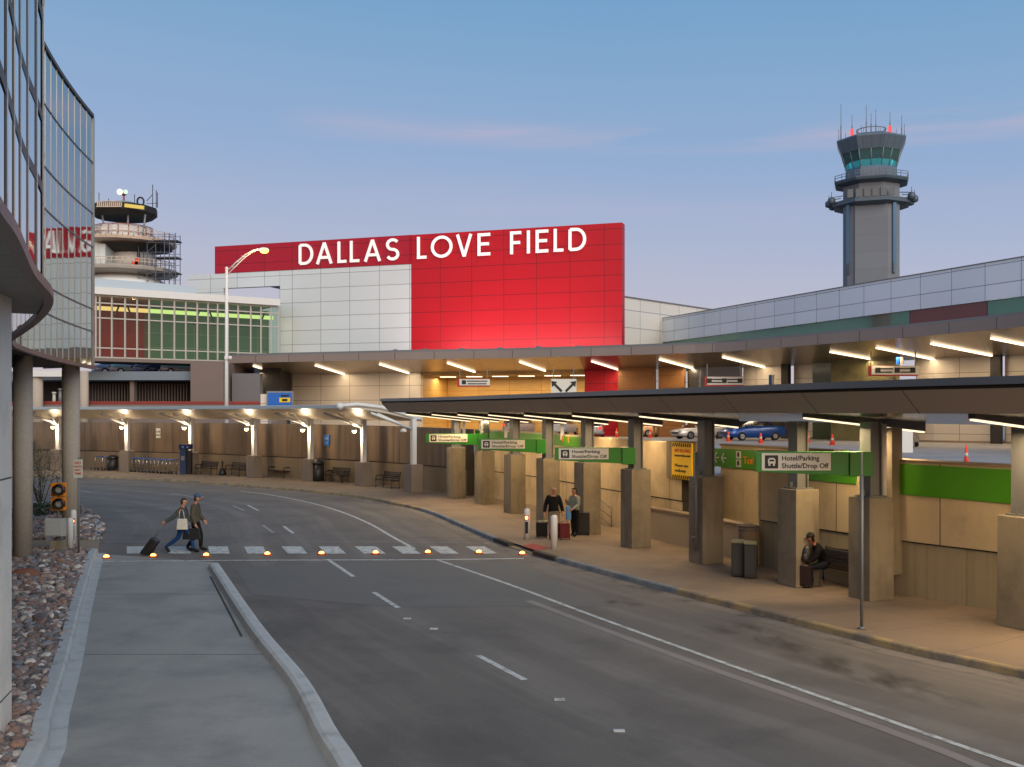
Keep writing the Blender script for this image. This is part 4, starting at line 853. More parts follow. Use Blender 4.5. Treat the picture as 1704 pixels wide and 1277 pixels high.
# ================================================================ glazed bridge
br = empty('glazed_bridge', (-30,97,9.4), label='glazed pedestrian bridge with red panes at its left and green panes beyond', cat='bridge')
def BP(px, off=0.0):
    A = Vector((-37.4,92)); B = Vector((-23.3,102)); D_ = (B-A).normalized(); t = (px-CX)/F; k = (t*A.y-A.x)/(D_.x-t*D_.y); q = A+D_*k; n = Vector((-D_.y,D_.x)); return q+n*off
mull = [60,76,93,110,126,143,159.5,166,186,208,228,248,269,290,309,328,346,362,379,396,417,434,451,463]
zb_, zt_ = 9.45, 15.0
rg = glass('red_bridge_glass', (.70,.50,.42,1), .22, .9); gg = glass('green_bridge_glass', (.50,.68,.54,1), .25, .86)
def bq(mb, x0, x1, z0, z1, off=0): a, b = BP(x0,off), BP(x1,off); mb.quad((a.x,a.y,z0),(b.x,b.y,z0),(b.x,b.y,z1),(a.x,a.y,z1))
for i, (x0, x1) in enumerate(zip(mull, mull[1:])):
    for z0, z1 in ((zb_,10.3),(10.3,13.0),(13.0,14.35),(14.35,zt_)):
        g = MB(); bq(g, x0, x1, z0, z1); g.build('red_pane' if x1 <= 249 else 'green_pane', rg if x1 <= 249 else gg, br)
g = MB()
for px in mull: p = BP(px, -.06); g.box((p.x,p.y,(zb_+zt_)/2), (.13,.16,zt_-zb_))
for z in (zb_,10.3,13.0,14.35,zt_): a, b = BP(60,-.05), BP(463,-.05); g.span((a.x,a.y,z),(b.x,b.y,z),.12,.11)
g.build('frame', mat('bridge_frame', C(178,174,166), .5), br)
g = MB(); a, b, c, d = BP(60,-.5), BP(463,-.5), BP(463,5.2), BP(60,5.2); g.prism([a,b,c,d], 15.1, 15.75); g.build('roof', M['white'], br)
g = MB(); a, b, c, d = BP(60,-.0), BP(330,.9), BP(330,4.6), BP(60,4.6); g.prism([a,b,c,d], 15.76, 16.6); g.build('roof_box', mat('pale_roof_box', C(176,190,200), .5, .2), br)
g = MB(); a, b, c, d = BP(60,-.1), BP(463,-.1), BP(463,4.9), BP(60,4.9); g.prism([a,b,c,d], 9.1, 9.38); g.build('floor_slab', M['brown'], br)
g = MB(); bq(g, 60, 262, 9.4, 15.05, 4.4); g.build('red_wall_panel', mat('bridge_red_panel', C(150,44,34), .5, var=.08, vs=.5, panel=(2.2,1.4,.05,C(110,30,24),.05,0,0)), br)
g = MB(); bq(g, 60, 478, 9.4, 15.05, 4.8); g.build('rear_glazing', mat('rear_bridge_glass', C(104,128,100), .4, var=.1, vs=.5, panel=(2.2,1.4,.07,C(150,156,140),.05,0,0)), br)
g = MB(); a, b = BP(60,1.2), BP(462,1.2); g.span((a.x,a.y,14.0),(b.x,b.y,14.0),.2,.36); g.build('tube_light', M['tubel'], br)
l = lamp('AREA', br, (0,0,0), 110, (1,.97,.8), (b-a).length, .4); l.location = Vector(((a.x+b.x)/2,(a.y+b.y)/2,13.8))-br.location; l.parent = br; l.rotation_euler = (0,0,math.atan2(b.y-a.y,b.x-a.x))
g = MB()
for px in (205,215,340,352,448):
    p, q = BP(px,1.0), BP(px+(-12 if px in (205,340,448) else 12),1.0); g.span((p.x,p.y,14.6),(q.x,q.y,12.9),.14,.14)
g.build('roof_brace', M['dark'], br)

# ================================================================ garage and blocks left of the hall
ga = empty('parking_garage', (-36,95,2.3), label='dark open parking garage with a blue grey roof slab under the bridge', cat='building')
def gb(mb, x0, x1, z0, z1, y0, y1): a, b = (x0-CX)/F*y0, (x1-CX)/F*y0; mb.box(((a+b)/2,(y0+y1)/2,(z0+z1)/2), (b-a,y1-y0,z1-z0))
g = MB(); gb(g, -20, 318, 7.45, 8.25, 94, 112); g.build('roof_slab', mat('blue_grey_slab', C(112,124,136), .7, var=.05, vs=.5), ga)
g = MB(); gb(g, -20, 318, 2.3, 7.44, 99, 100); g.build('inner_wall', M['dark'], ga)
g = MB()
for k in range(34):
    px = 148+k*4.9; gb(g, px, px+1.3, 5.0, 7.2, 96.6, 96.8)
g.build('bar_screen', M['brown'], ga)
for px in (40,134,216): g = MB(); gb(g, px, px+7, 2.3, 7.44, 94.6, 95.4); g.build('column', M['brown'], ga)
g = MB(); gb(g, -20, 318, 8.25, 8.6, 111, 111.4); g.build('roof_wall', M['brown'], ga)
bk = empty('service_block', (-30,94,2.3), label='plain brown grey concrete block right of the open garage', cat='building')
g = MB(); gb(g, 317, 372, 2.3, 9.05, 93, 104); g.build('wall', M['brown'], bk)
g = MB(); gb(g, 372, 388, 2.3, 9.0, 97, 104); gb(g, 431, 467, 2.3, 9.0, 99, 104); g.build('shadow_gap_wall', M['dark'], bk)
g = MB(); gb(g, 386, 433, 2.3, 8.1, 95, 96); g.build('louvre_shutter', mat('louvre_grey', C(110,110,114), .5, .3, bump=.3, bs=2, bscale=(.01,.01,3)), bk)
# raised ramp with its red barrier
g = MB(); gb(g, -20, 460, 2.3, 5.15, 88, 92); struct(g, 'raised_ramp', M['brown'])
g = MB(); gb(g, -20, 460, 5.15, 5.42, 88.0, 88.14); ba = g.build('construction_barrier', mat('red_barrier_boards', C(140,50,40), .6, var=.1, vs=.4, panel=(4.2,9,.12,C(120,40,34),.12,0,0)), label='long low red construction barrier above the lit canopy', cat='barrier')
# columns of the building beyond, left edge
for px, w, y, z0, z1, lab in ((62,18,87,2.3,7.9,'thick pale round column just right of the concrete base wall, far behind'),(140,14,87,2.3,8.0,'slim pale column just right of the nearer round column')):
    p = Hh(px,0,y); g = MB(); g.tube((p.x,p.y,z0),(p.x,p.y,z1), w/2*y/F, n=20); g.build('column', M['pier2'], label=lab, cat='column')
g = MB(); a, b = Hh(50,628,87), Hh(108,628,87); g.box(((a.x+b.x)/2,86.6,7.75), (b.x-a.x,.5,.5)); g.build('white_beam', M['white'], label='short white beam between the columns below the glass building', cat='beam')
for px, c, h in ((90,'signw',.9),(100,'grey',1.2)):
    p = Hh(px,667,88.6); g = MB(); g.tube((p.x,p.y,5.15),(p.x,p.y,5.2+h), .16, .12); g.lathe([(.2,0),(.16,.15)], (p.x,p.y,5.2+h)); g.build('marker_post', M[c], label=('white' if c == 'signw' else 'taller grey')+' marker post beyond the lit canopy near the round column', cat='post')

# ================================================================ control tower
ct = empty('control_tower', (70.3,200,0), label='tall octagonal control tower with dark angled cab and rooftop antennas', cat='tower')
Xc = 70.3; zt = lambda y: CH+(HY-y)*200/F; o8 = R(22.5)
tow = mat('tower_concrete', C(114,120,128), .8, var=.03, vs=.1, panel=(60,3.2,.08,C(108,108,112),.04,0,0)); tm = mat('tower_blue_grey_metal', C(100,116,130), .45, .4, var=.04, vs=.3, panel=(1.6,20,.06,C(60,72,86),.06,0,0)); td = mat('tower_dark_ring', C(84,98,110), .5, .3)
c0 = (Xc,200,0); hw = 5.95
g = MB(); g.prism([(Xc+a*.98,200+b*.98) for a, b in ((-3.2,-5.7),(3.2,-5.7),(3.3,-5.3),(4.7,-4.7),(5.6,-3.4),(5.6,3.4),(4.4,5),(-4.4,5),(-5.6,3.4),(-5.6,-3.4),(-4.7,-4.7),(-3.3,-5.3))], 0, zt(344)); g.build('shaft', tow, ct)
for sx_ in (-1,1):
    g = MB(); g.box((Xc+sx_*4.45,200-4.88,zt(398)), (.75,.3,zt(345)-zt(455)), rz=sx_*R(32)); g.build('window_slot', mat('slot_glass', C(84,116,142), .15, .3) if sx_ < 0 else bpy.data.materials['slot_glass'], ct)
    g = MB(); g.box((Xc+sx_*4.45,200-5.0,zt(452)), (.6,.3,2.0), rz=sx_*R(32)); g.build('slot_shadow', td, ct)
g = MB(); g.lathe([(hw+.2,zt(350)),(8.0,zt(345)),(8.0,zt(339)),(hw,zt(339))], c0, 8, o8, False); g.build('lower_ring', td, ct)
g = MB(); g.lathe([(hw,zt(339)),(hw,zt(311))], c0, 8, o8, False); g.build('collar', tow, ct)
g = MB()
for k in range(6): g.box((Xc-4+1.6*k, 200-hw*.95, zt(329)), (1.1,.25,1.6))
g.build('louvres', mat('louvre_dark', C(104,108,112), .6), ct)
for k in (0,1,15,7,8,9):
    a = 2*math.pi*k/16
    x, y = Xc+8.4*math.cos(a), 200+8.4*math.sin(a); g = MB(); g.lathe([(.2,-.7),(.7,-.5),(.8,0),(.7,.5),(.2,.8)], (x,y,zt(336)), 10); g.tube((x,y,zt(336)+.8),(x,y,zt(321)),.06); g.span((x,y,zt(338)),(Xc+6*math.cos(a),200+6*math.sin(a),zt(338)),.25,.3); g.span((x,y,zt(330)),(Xc+6*math.cos(a),200+6*math.sin(a),zt(327)),.12,.15); g.build('equipment_pod', td, ct)
g = MB(); g.lathe([(hw,zt(313)),(7.6,zt(309)),(7.8,zt(305.5)),(7.8,zt(304)),(hw,zt(304))], c0, 8, o8, False); g.build('balcony', td, ct)
g = MB()
for z in (zt(299),zt(295),zt(304)):
    for k in range(8):
        a, b = o8+k*R(45), o8+(k+1)*R(45); g.span((Xc+7.7*math.cos(a),200+7.7*math.sin(a),z),(Xc+7.7*math.cos(b),200+7.7*math.sin(b),z),.1,.1)
for k in range(24):
    a = o8+k*R(15); r = 7.7*math.cos(R(22.5))/math.cos(((k*15) % 45-22.5)*math.pi/180); g.tube((Xc+r*math.cos(a),200+r*math.sin(a),zt(304.5)),(Xc+r*math.cos(a),200+r*math.sin(a),zt(295)),.06,n=6)
g.build('balcony_railing', M['steel'], ct)
g = MB(); g.lathe([(5.55,zt(304)),(5.4,zt(288)),(5.25,zt(284))], c0, 8, o8, False); g.build('cab_base', tm, ct)
g = MB(); g.lathe([(5.2,zt(284)),(6.25,zt(257))], c0, 8, o8, False, cap=False); g.build('cab_glass', glass('cab_teal_glass', (.35,.72,.72,1), .3, .75), ct)
g = MB(); g.lathe([(4.9,zt(284)),(5.2,zt(276)),(5.1,zt(273.5)),(.5,zt(273))], c0, 10); g.build('cab_glow', mat('cab_interior_glow', C(70,180,200), .5, emit=.45), ct)  # emissive form puts the teal glow into the lower cab windows
g = MB(); g.lathe([(5.9,zt(262)),(6.1,zt(257))], c0, 8, o8, False); g.build('cab_ceiling', M['dark'], ct)
g = MB()
for k in range(16):
    a = o8+k*R(22.5); c_ = 1 if k % 2 == 0 else math.cos(R(22.5)); g.tube((Xc+5.22*c_*math.cos(a),200+5.22*c_*math.sin(a),zt(284)),(Xc+6.28*c_*math.cos(a),200+6.28*c_*math.sin(a),zt(257)),.09,n=6)
g.build('cab_mullions', M['grey'], ct)
g = MB(); g.lathe([(6.3,zt(258)),(7.3,zt(238)),(7.3,zt(236)),(5.2,zt(229.5)),(.5,zt(229))], c0, 8, o8, False); g.build('cab_roof', tm, ct)
g = MB(); g.path([(Xc+2.9*math.cos(R(15*k)),200+2.9*math.sin(R(15*k)),zt(217)) for k in range(25)], .08, 6, False)
for k in range(12): a = R(30*k); g.tube((Xc+2.9*math.cos(a),200+2.9*math.sin(a),zt(230)),(Xc+2.9*math.cos(a),200+2.9*math.sin(a),zt(217)),.05,n=6)
g.box((Xc,200,zt(226)), (2.6,2.6,.9)); g.build('roof_rail', M['steel'], ct)
for px, y0, y1, dy_ in ((1394.5,238,207,2),(1399,236,171,-1),(1406,234,211,3),(1418,229,195,-3),(1426,226,207,3),(1433,226,202,3),(1441.5,226,175,0),(1449.5,226,193,-2),(1457.5,226,180,1),(1466,226,208,3),(1473,226,207,3),(1480.5,229,197,-3),(1492,234,212,3),(1500,236,199,-1),(1505,237,207,2)):
    x = (px-CX)/F*200; g = MB(); g.tube((x,200+dy_,zt(y0)),(x,200+dy_,zt(y0-(y0-y1)*.45)),.11,n=6); g.tube((x,200+dy_,zt(y0-(y0-y1)*.45)),(x,200+dy_,zt(y1)),.05,n=6); g.build('antenna', M['steel'], ct)
for px in (1418,1480.5):
    x = (px-CX)/F*200; g = MB(); g.tube((x,196.8,zt(229)),(x,196.8,zt(224)),.35); g.ball((x,196.8,zt(221.5)),.36,10,6); g.build('obstruction_light', glow('red_obstruction_lamp', C(255,96,96), 1.2) if px < 1450 else bpy.data.materials['red_obstruction_lamp'], ct)

ct.rotation_euler = (0,0,-math.atan2(70.3,200)); ct.scale = (.94,.94,1)
# ================================================================ old tower under scaffolding
ot = empty('old_tower', (-57,150,0), label='old round control tower stripped for works, wrapped in scaffolding', cat='tower')
K = 150/F; ox = lambda px: (px-CX)*K; oz = lambda y: CH+(HY-y)*K; XO = ox(206); co = (XO,150,0)
tarp = mat('grey_white_sheeting', C(214,216,214), .8, var=.12, vs=.3, bump=.8, bs=.8, bscale=(1,1,.4)); wd = mat('scaffold_boards', C(206,184,164), .8, var=.12, vs=2)
rust = mat('primed_red_steel', C(150,84,76), .7, var=.1, vs=2)
g = MB(); g.lathe([(4.0,oz(364)),(4.75,oz(357)),(4.75,oz(347)),(4.2,oz(345)),(.5,oz(343))], co, 12, 0, False); g.build('roof_disc', M['dark'], ot)
g = MB()
for k in range(13):
    x = -1.9+.28*k; g.box((XO+x, 150-4.78, oz(351)), (.16,.1,.55))
g.box((XO-.3,150-4.8,oz(355)), (3.6,.1,.12)); g.box((XO-.3,150-4.8,oz(346.5)), (3.6,.1,.1)); g.build('roof_lattice', wd, ot)
g = MB(); g.box((XO+3.15,150-4.3,oz(354)), (2.75,.3,.5), rot=Matrix.Rotation(R(7),3,'Y')); g.build('yellow_strip', mat('yellow_insulation', C(236,212,110), .6), ot)
g = MB(); g.lathe([(1.8,oz(343)),(1.4,oz(337)),(.3,oz(336))], co, 10, 0, False); g.build('roof_cap', mat('verdigris_cap', C(128,146,146), .6), ot)
g = MB(); g.tube((XO,150,oz(337)),(XO,150,oz(326)),.14); g.lathe([(.2,0),(.45,.3),(.45,.45)], (XO,150,oz(326)), 10); g.build('beacon_stand', rust, ot)
for sx_, c_, e_ in ((-1,C(255,246,214),2.2),(1,C(214,246,220),1.2)):
    g = MB(); g.ball((XO+sx_*.42,149.6,oz(320.5)), .42 if sx_ < 0 else .33, 10, 7); g.build('beacon_lamp', glow('beacon_lamp_%s' % ('white' if sx_ < 0 else 'green'), c_, e_), ot)
g = MB(); q = Matrix.Translation((ox(238),149,oz(338))) @ Matrix.Rotation(R(20),4,'Z') @ Matrix.Rotation(R(90),4,'X'); g.T = q
g.path([(.45*math.cos(R(20*k)),.6*math.sin(R(20*k)),0) for k in range(19)], .13, 8, False); g.build('dish_ring', M['dark'], ot)
g = MB()
for px, y0 in ((256,309),(262,318),(264,322),(226,325),(167,322),(183,332)): g.tube((ox(px),149.5,oz(347)),(ox(px),149.5,oz(y0)),.06,n=6)
g.span((ox(246),149.5,oz(336)),(ox(256),149.5,oz(325)),.08,.08); g.span((ox(246),149.5,oz(340)),(ox(264),149.5,oz(340)),.07,.07); g.build('antenna_mast', M['dsteel'], ot)
for px, px2 in ((184,187),(226,224),(254,249),(168,170)):
    g = MB(); g.tube((ox(px),147,oz(364)),(ox(px2),147.3,oz(400)),.14,n=8); g.build('cab_post', M['grey'], ot)
g = MB(); g.lathe([(3.9,oz(402)),(3.9,oz(380))], co, 12, 0, False); g.build('cab_sheeting', tarp, ot)
g = MB(); 
for k in range(18): a = 2*math.pi*k/18; g.tube((XO+4.1*math.cos(a),150+4.1*math.sin(a),oz(404)),(XO+4.0*math.cos(a),150+4.0*math.sin(a),oz(381)),.06,n=6)
for z in (380,391): g.path([(XO+4.1*math.cos(R(20*k)),150+4.1*math.sin(R(20*k)),oz(z)) for k in range(19)], .06, 6, False)
g.build('cab_railing', rust, ot)
g = MB(); g.lathe([(4.2,oz(418)),(7.4,oz(409)),(7.5,oz(405)),(7.5,oz(403.5)),(3,oz(403.5))], (XO,150,0), 14, 0, False); g.build('upper_platform', wd, ot)
g = MB(); g.lathe([(2.4,oz(420)),(6.2,oz(411)),(2.4,oz(411))], (XO+.8,149.9,-.35), 14, 0, False); g.build('platform_underside', M['dark'], ot)
g = MB(); g.box((ox(176),147,oz(428)), (ox(198)-ox(150),5,oz(405)-oz(450))); g.build('white_cabin', mat('white_site_cabin', C(206,212,210), .6, bump=.3, bs=1, panel=(1.1,50,.05,C(170,176,176),.03,0,0)), ot)
g = MB(); g.lathe([(3.4,oz(446)),(3.3,oz(425)),(2.6,oz(418))], (XO+1.2,150.5,0), 14); g.build('tower_core', tarp, ot)
g = MB(); g.tube((ox(241),147.5,oz(448)),(ox(241),147.5,oz(418)),.2); g.build('core_post', M['dark'], ot)
g = MB(); g.lathe([(4.5,oz(462)),(7.6,oz(457)),(7.7,oz(453)),(7.7,oz(451)),(3,oz(451))], (XO,150,0), 14, 0, False); g.build('lower_platform', mat('pale_platform', C(170,162,152), .8, var=.1, vs=1), ot)
g = MB(); g.lathe([(7.6,oz(500)),(6.6,oz(475)),(4.6,oz(462))], (XO,150,0), 16); g.build('skirt_sheeting', tarp, ot)
sc = MB()
for px in (249,263,277,291,299,309):
    for dy_ in (-4.5,-2.5):
        sc.tube((ox(px),150+dy_,oz(520)),(ox(px),150+dy_,oz(397 if px > 280 else 414)),.06,n=6)
for y in (399,412,428,436,446,460,470):
    for dy_ in (-4.5,-2.5): sc.span((ox(249),150+dy_,oz(y)),(ox(309),150+dy_,oz(y)),.06,.06)
for k, y in enumerate((399,412,428,446,460)): sc.span((ox(299),145.5,oz(y)),(ox(309),145.5,oz(y+12)),.05,.05); sc.span((ox(263),145.5,oz(y+16)),(ox(277),145.5,oz(y+4)),.05,.05)
sc.build('scaffold_tubes', mat('scaffold_steel', C(96,104,122), .5, .4), ot)
g = MB()
for y in (409,436,461): g.box(((ox(276)+ox(309))/2,146.5,oz(y)), (ox(309)-ox(270),2,.16))
g.build('scaffold_deck', M['dsteel'], ot)
g = MB()
for k in range(30):
    a = -math.pi*(.05+.9*k/29); r = 7.5; g.tube((XO+r*math.cos(a),150+r*math.sin(a),oz(451)),(XO+r*math.cos(a),150+r*math.sin(a),oz(440)),.05,n=5); g.tube((XO+r*math.cos(a),150+r*math.sin(a),oz(404)),(XO+r*math.cos(a),150+r*math.sin(a),oz(393)),.05,n=5)
for z in (440,445,393,398): g.path([(XO+7.5*math.cos(-math.pi*k/20),150+7.5*math.sin(-math.pi*k/20),oz(z)) for k in range(21)], .05, 5, False)
g.build('platform_rail', wd, ot)
g = MB(); g.box((ox(249),145,oz(444)), (.5,.4,1.1)); g.box((ox(246),145,oz(447)), (.9,.4,.5)); g.build('orange_equipment', M['orange'], ot)
# ================================================================ planter, rocks, hedge, shrub
bedm = mat('planter_soil', C(104,88,78), .95, var=.15, vs=3, bump=.6, bs=20)
KL = [(KA.at(d,.0).x, KA.at(d,.0).y) for d in KA.ds(0, KA.len, 1)]
g = MB(); g.sheet(KL+[tuple(G(152,919)[:2]), tuple(G(-30,919)[:2]), (-9,15.5), (-7.2,14.5), (-6.6,12), (-6.2,6), (-5.2,4)], .06); struct(g, 'planter_bed', bedm)
isl = [(ISL.at(d,.02).x, ISL.at(d,.02).y) for d in ISL.ds(0, ISL.len, .8)]
g = MB(); g.sheet(isl+[(-30,38),tuple(G(-30,904)[:2])], .07); struct(g, 'island_bed', bedm)
def inside(p, poly):
    c = False; n = len(poly)
    for i in range(n):
        a, b = poly[i], poly[(i+1) % n]
        if (a[1] > p[1]) != (b[1] > p[1]) and p[0] < (b[0]-a[0])*(p[1]-a[1])/(b[1]-a[1])+a[0]: c = not c
    return c
def rocks(name, poly, n, rmin, rmax, z0, sub, avoid=None, y0=0, y1=99, **k):
    rnd = random.Random(5+n); xs = [p[0] for p in poly]; ys = [p[1] for p in poly]; bm = bmesh.new(); i = 0; t = 0
    base = bmesh.new(); bmesh.ops.create_icosphere(base, subdivisions=sub, radius=1); BV = [v.co.copy() for v in base.verts]; BF = [[v.index for v in f.verts] for f in base.faces]; base.free()
    while i < n and t < n*20:
        t += 1; p = (rnd.uniform(min(xs),max(xs)), rnd.uniform(max(min(ys),y0),min(max(ys),y1)))
        if not inside(p, poly) or (avoid and avoid(p)): continue
        i += 1; r = rnd.uniform(rmin, rmax)*(1.25 if rnd.random() < .12 else 1); sc = Vector((r*rnd.uniform(.8,1.45), r*rnd.uniform(.75,1.1), r*rnd.uniform(.5,.85)))
        Rm = Matrix.Rotation(rnd.uniform(0,6.28),3,'Z') @ Matrix.Rotation(rnd.uniform(-.5,.5),3,'X')
        k1, k2, k3 = rnd.uniform(0,9), rnd.uniform(0,9), rnd.uniform(0,9); c = Vector((p[0],p[1],z0+sc.z*rnd.uniform(.3,1.0)))
        vs = []
        for v in BV:
            f = 1+.16*math.sin(3.1*v.x+k1)+.14*math.sin(3.7*v.y+k2)+.12*math.sin(4.1*v.z+k3); w = Vector((v.x*sc.x,v.y*sc.y,v.z*sc.z))*f; vs.append(bm.verts.new(c+Rm @ w))
        for f in BF: q = bm.faces.new([vs[j] for j in f]); q.smooth = True
    me = bpy.data.meshes.new(name); bm.to_mesh(me); bm.free(); o = bpy.data.objects.new(name, me); COL.objects.link(o); me.materials.append(M['rock']); return tag(o, kind='stuff', **k)
m = bpy.data.materials.new('river_rock'); m.use_nodes = True; t = m.node_tree; b = t.nodes['Principled BSDF']; gi = nd(t, 'ShaderNodeNewGeometry')
c = ramp(t, gi.outputs['Random Per Island'], [(0,C(128,106,98)),(.18,C(158,136,126)),(.34,C(112,108,108)),(.5,C(178,168,160)),(.62,C(88,84,86)),(.76,C(146,114,98)),(.84,C(128,128,132)),(.96,C(204,198,190))], 'CONSTANT')
tcn = nd(t, 'ShaderNodeTexCoord'); nn = nd(t, 'ShaderNodeTexNoise'); nn.inputs['Scale'].default_value = 22; nn.inputs['Detail'].default_value = 5; t.links.new(tcn.outputs['Object'], nn.inputs[0])
c = mixc(t, mth(t, 'MULTIPLY', mth(t, 'SUBTRACT', nn.outputs[0], .42, clamp=True), 2.0), c, C(90,80,76)); t.links.new(c, b.inputs['Base Color']); b.inputs['Roughness'].default_value = .8
bn = nd(t, 'ShaderNodeBump'); bn.inputs['Strength'].default_value = .3; t.links.new(nn.outputs[0], bn.inputs['Height']); t.links.new(bn.outputs[0], b.inputs['Normal']); M['rock'] = m
bed = KL+[tuple(G(150,919)[:2]), tuple(G(40,919)[:2]), (-13.9,20), (-9,15.6), (-7.1,14.6), (-6.75,13), (-6.2,8), (-5.3,5)]
rocks('river_rocks', bed, 3800, .045, .088, .08, 2, y0=9, y1=20, label='loose pink and grey river rocks filling the planter along the kerb', cat='rocks')
rocks('river_rocks', bed, 4200, .05, .10, .08, 2, y0=20, y1=33, label='pink and grey river rocks around the signal post before the path', cat='rocks')
rocks('river_rocks', isl+[(-24,38),tuple(G(40,903)[:2])], 2600, .07, .13, .08, 2, y0=33, y1=47, label='pink and grey river rocks on the rounded island behind the path', cat='rocks')
leaf = mat('hedge_leaf', C(52,74,40), .6, var=.3, vs=3); leaf2 = mat('dry_leaf', C(92,96,66), .7, var=.3, vs=3); bark = mat('bark', C(84,70,56), .9, var=.15, vs=6)
def leaves(mb, n, fpos, size, rnd):
    for _ in range(n):
        p = fpos(rnd); s_ = size*rnd.uniform(.6,1.3); q = Matrix.Rotation(rnd.uniform(0,6.28),3,'Z') @ Matrix.Rotation(rnd.uniform(-1.2,1.2),3,'X')
        mb.face([mb.v(p+q @ Vector(v)*s_) for v in ((-.5,0,0),(0,-.25,.05),(.5,0,0),(0,.25,.05))])
hp = G(70,866); hd = empty('hedge', (hp.x,hp.y,.07), label='low dark green clipped hedge on the island behind the signal post', cat='hedge')
def hpos(r):
    a = r.uniform(-1,1); u = r.uniform(-1,1); th = r.uniform(0,6.28); rr = r.uniform(.75,1.02)
    return Vector((hp.x+a*1.3, hp.y+.5+.5*math.cos(th)*rr*(1.05-.2*abs(a)), .08+.62*abs(math.sin(th))*rr*(1-.12*a*a)+.04*math.sin(a*7)))
g = MB(); leaves(g, 4200, hpos, .085, random.Random(3)); g.build('foliage', leaf, hd, recalc=False)
g = MB()
for k in range(7): x = hp.x-1.1+.37*k; g.path([(x,hp.y+.5,.05),(x+.05,hp.y+.45,.35),(x-.04,hp.y+.55,.55)], [.02,.015,.006], 5)
g.build('stems', bark, hd)
rnd = random.Random(11); sp = G(58,852); sh = empty('shrub', (sp.x,sp.y,.07), label='tall thin half bare shrub beside the rough column on the left', cat='shrub')
g = MB(); tips = []
for k in range(10):
    a = rnd.uniform(0,6.28); P = [Vector((sp.x,sp.y+.6,.05))]; d = Vector((math.cos(a)*.25,math.sin(a)*.25,1)).normalized()
    for j in range(7):
        d = (d+Vector((rnd.uniform(-.2,.2),rnd.uniform(-.2,.2),rnd.uniform(-.05,.1)))).normalized(); P.append(P[-1]+d*rnd.uniform(.3,.45))
        tips.append(P[-1])
        if j > 1:
            e = (d+Vector((rnd.uniform(-1,1),rnd.uniform(-1,1),rnd.uniform(-.2,.5)))).normalized(); Q = [P[-1], P[-1]+e*.25, P[-1]+e*.45+Vector((0,0,.08))]; g.path(Q, [.008,.005,.003], 4); tips += Q[1:]
    g.path(P, [.025-.003*j for j in range(8)], 5)
g.build('branches', bark, sh)
g = MB(); leaves(g, 4200, lambda r: r.choice(tips)+Vector((r.gauss(0,.1),r.gauss(0,.1),r.gauss(0,.1))), .07, rnd); g.build('foliage', leaf2, sh, recalc=False)
# reddish boulder and mulch by the wall
p = G(42,966); g = MB(); g.ball((p.x,p.y,.12), .34, 14, 9, (1.3,.8,.6)); o = g.build('boulder', mat('rust_stone', C(128,84,66), .85, var=.15, vs=5, bump=.6, bs=12), label='flat rust coloured boulder among the rocks by the concrete wall', cat='rock')

# ================================================================ signal post and bollards
p = G(97,922); sg2 = empty('warning_signal', (p.x,p.y,0), label='yellow two lens warning signal on a post above a grey cabinet and concrete foot', cat='traffic signal')
s_ = p.y/F
g = MB(); g.box((p.x,p.y,.22), (.42,.42,.44), taper=.88); g.build('foot', M['pier'], sg2, bevel=.02)
g = MB(); g.tube((p.x,p.y,.44),(p.x,p.y,2.45),.05); g.tube((p.x,p.y,2.36),(p.x,p.y,2.46),.07); g.lathe([(.13,0),(.08,.1)], (p.x,p.y,.44)); g.build('pole', M['steel'], sg2)
g = MB(); g.box((p.x-.01,p.y-.16,.85), (.56,.3,.54)); g.box((p.x-.01,p.y-.32,.85), (.5,.02,.48)); g.build('cabinet', mat('cabinet_grey', C(168,172,166), .5), sg2, bevel=.01)
for z in (2.02, 1.58):
    g = MB(); g.box((p.x+.04,p.y-.05,z), (.42,.22,.42)); h = g.build('signal_housing', M['amber'], sg2, bevel=.02)
    g = MB(); g.T = Matrix.Translation((p.x+.1,p.y-.16,z)) @ Matrix.Rotation(R(12),4,'Z') @ Matrix.Rotation(R(90),4,'X')
    n = 20; 
    for k in range(n):
        a0, a1 = R(-60+300*k/n), R(-60+300*(k+1)/n); r = .17; f = lambda a: .3-.1*(1-math.sin(a))*.5
        g.face([g.v((r*math.cos(a0),r*math.sin(a0),0)), g.v((r*math.cos(a1),r*math.sin(a1),0)), g.v((r*math.cos(a1),r*math.sin(a1),f(a1))), g.v((r*math.cos(a0),r*math.sin(a0),f(a0)))])
    v_ = g.build('visor', M['black'], h, recalc=False)
    g = MB(); g.T = Matrix.Translation((p.x+.1,p.y-.165,z)) @ Matrix.Rotation(R(12),4,'Z') @ Matrix.Rotation(R(90),4,'X'); g.lathe([(.19,0),(.18,.02)], n=20); g.build('backplate', M['black'], h)
    g = MB(); g.T = Matrix.Translation((p.x+.1,p.y-.19,z)) @ Matrix.Rotation(R(12),4,'Z') @ Matrix.Rotation(R(90),4,'X'); g.lathe([(.12,0),(.10,.04),(.05,.06)], n=18); g.build('lens', M['lampoff'], h)
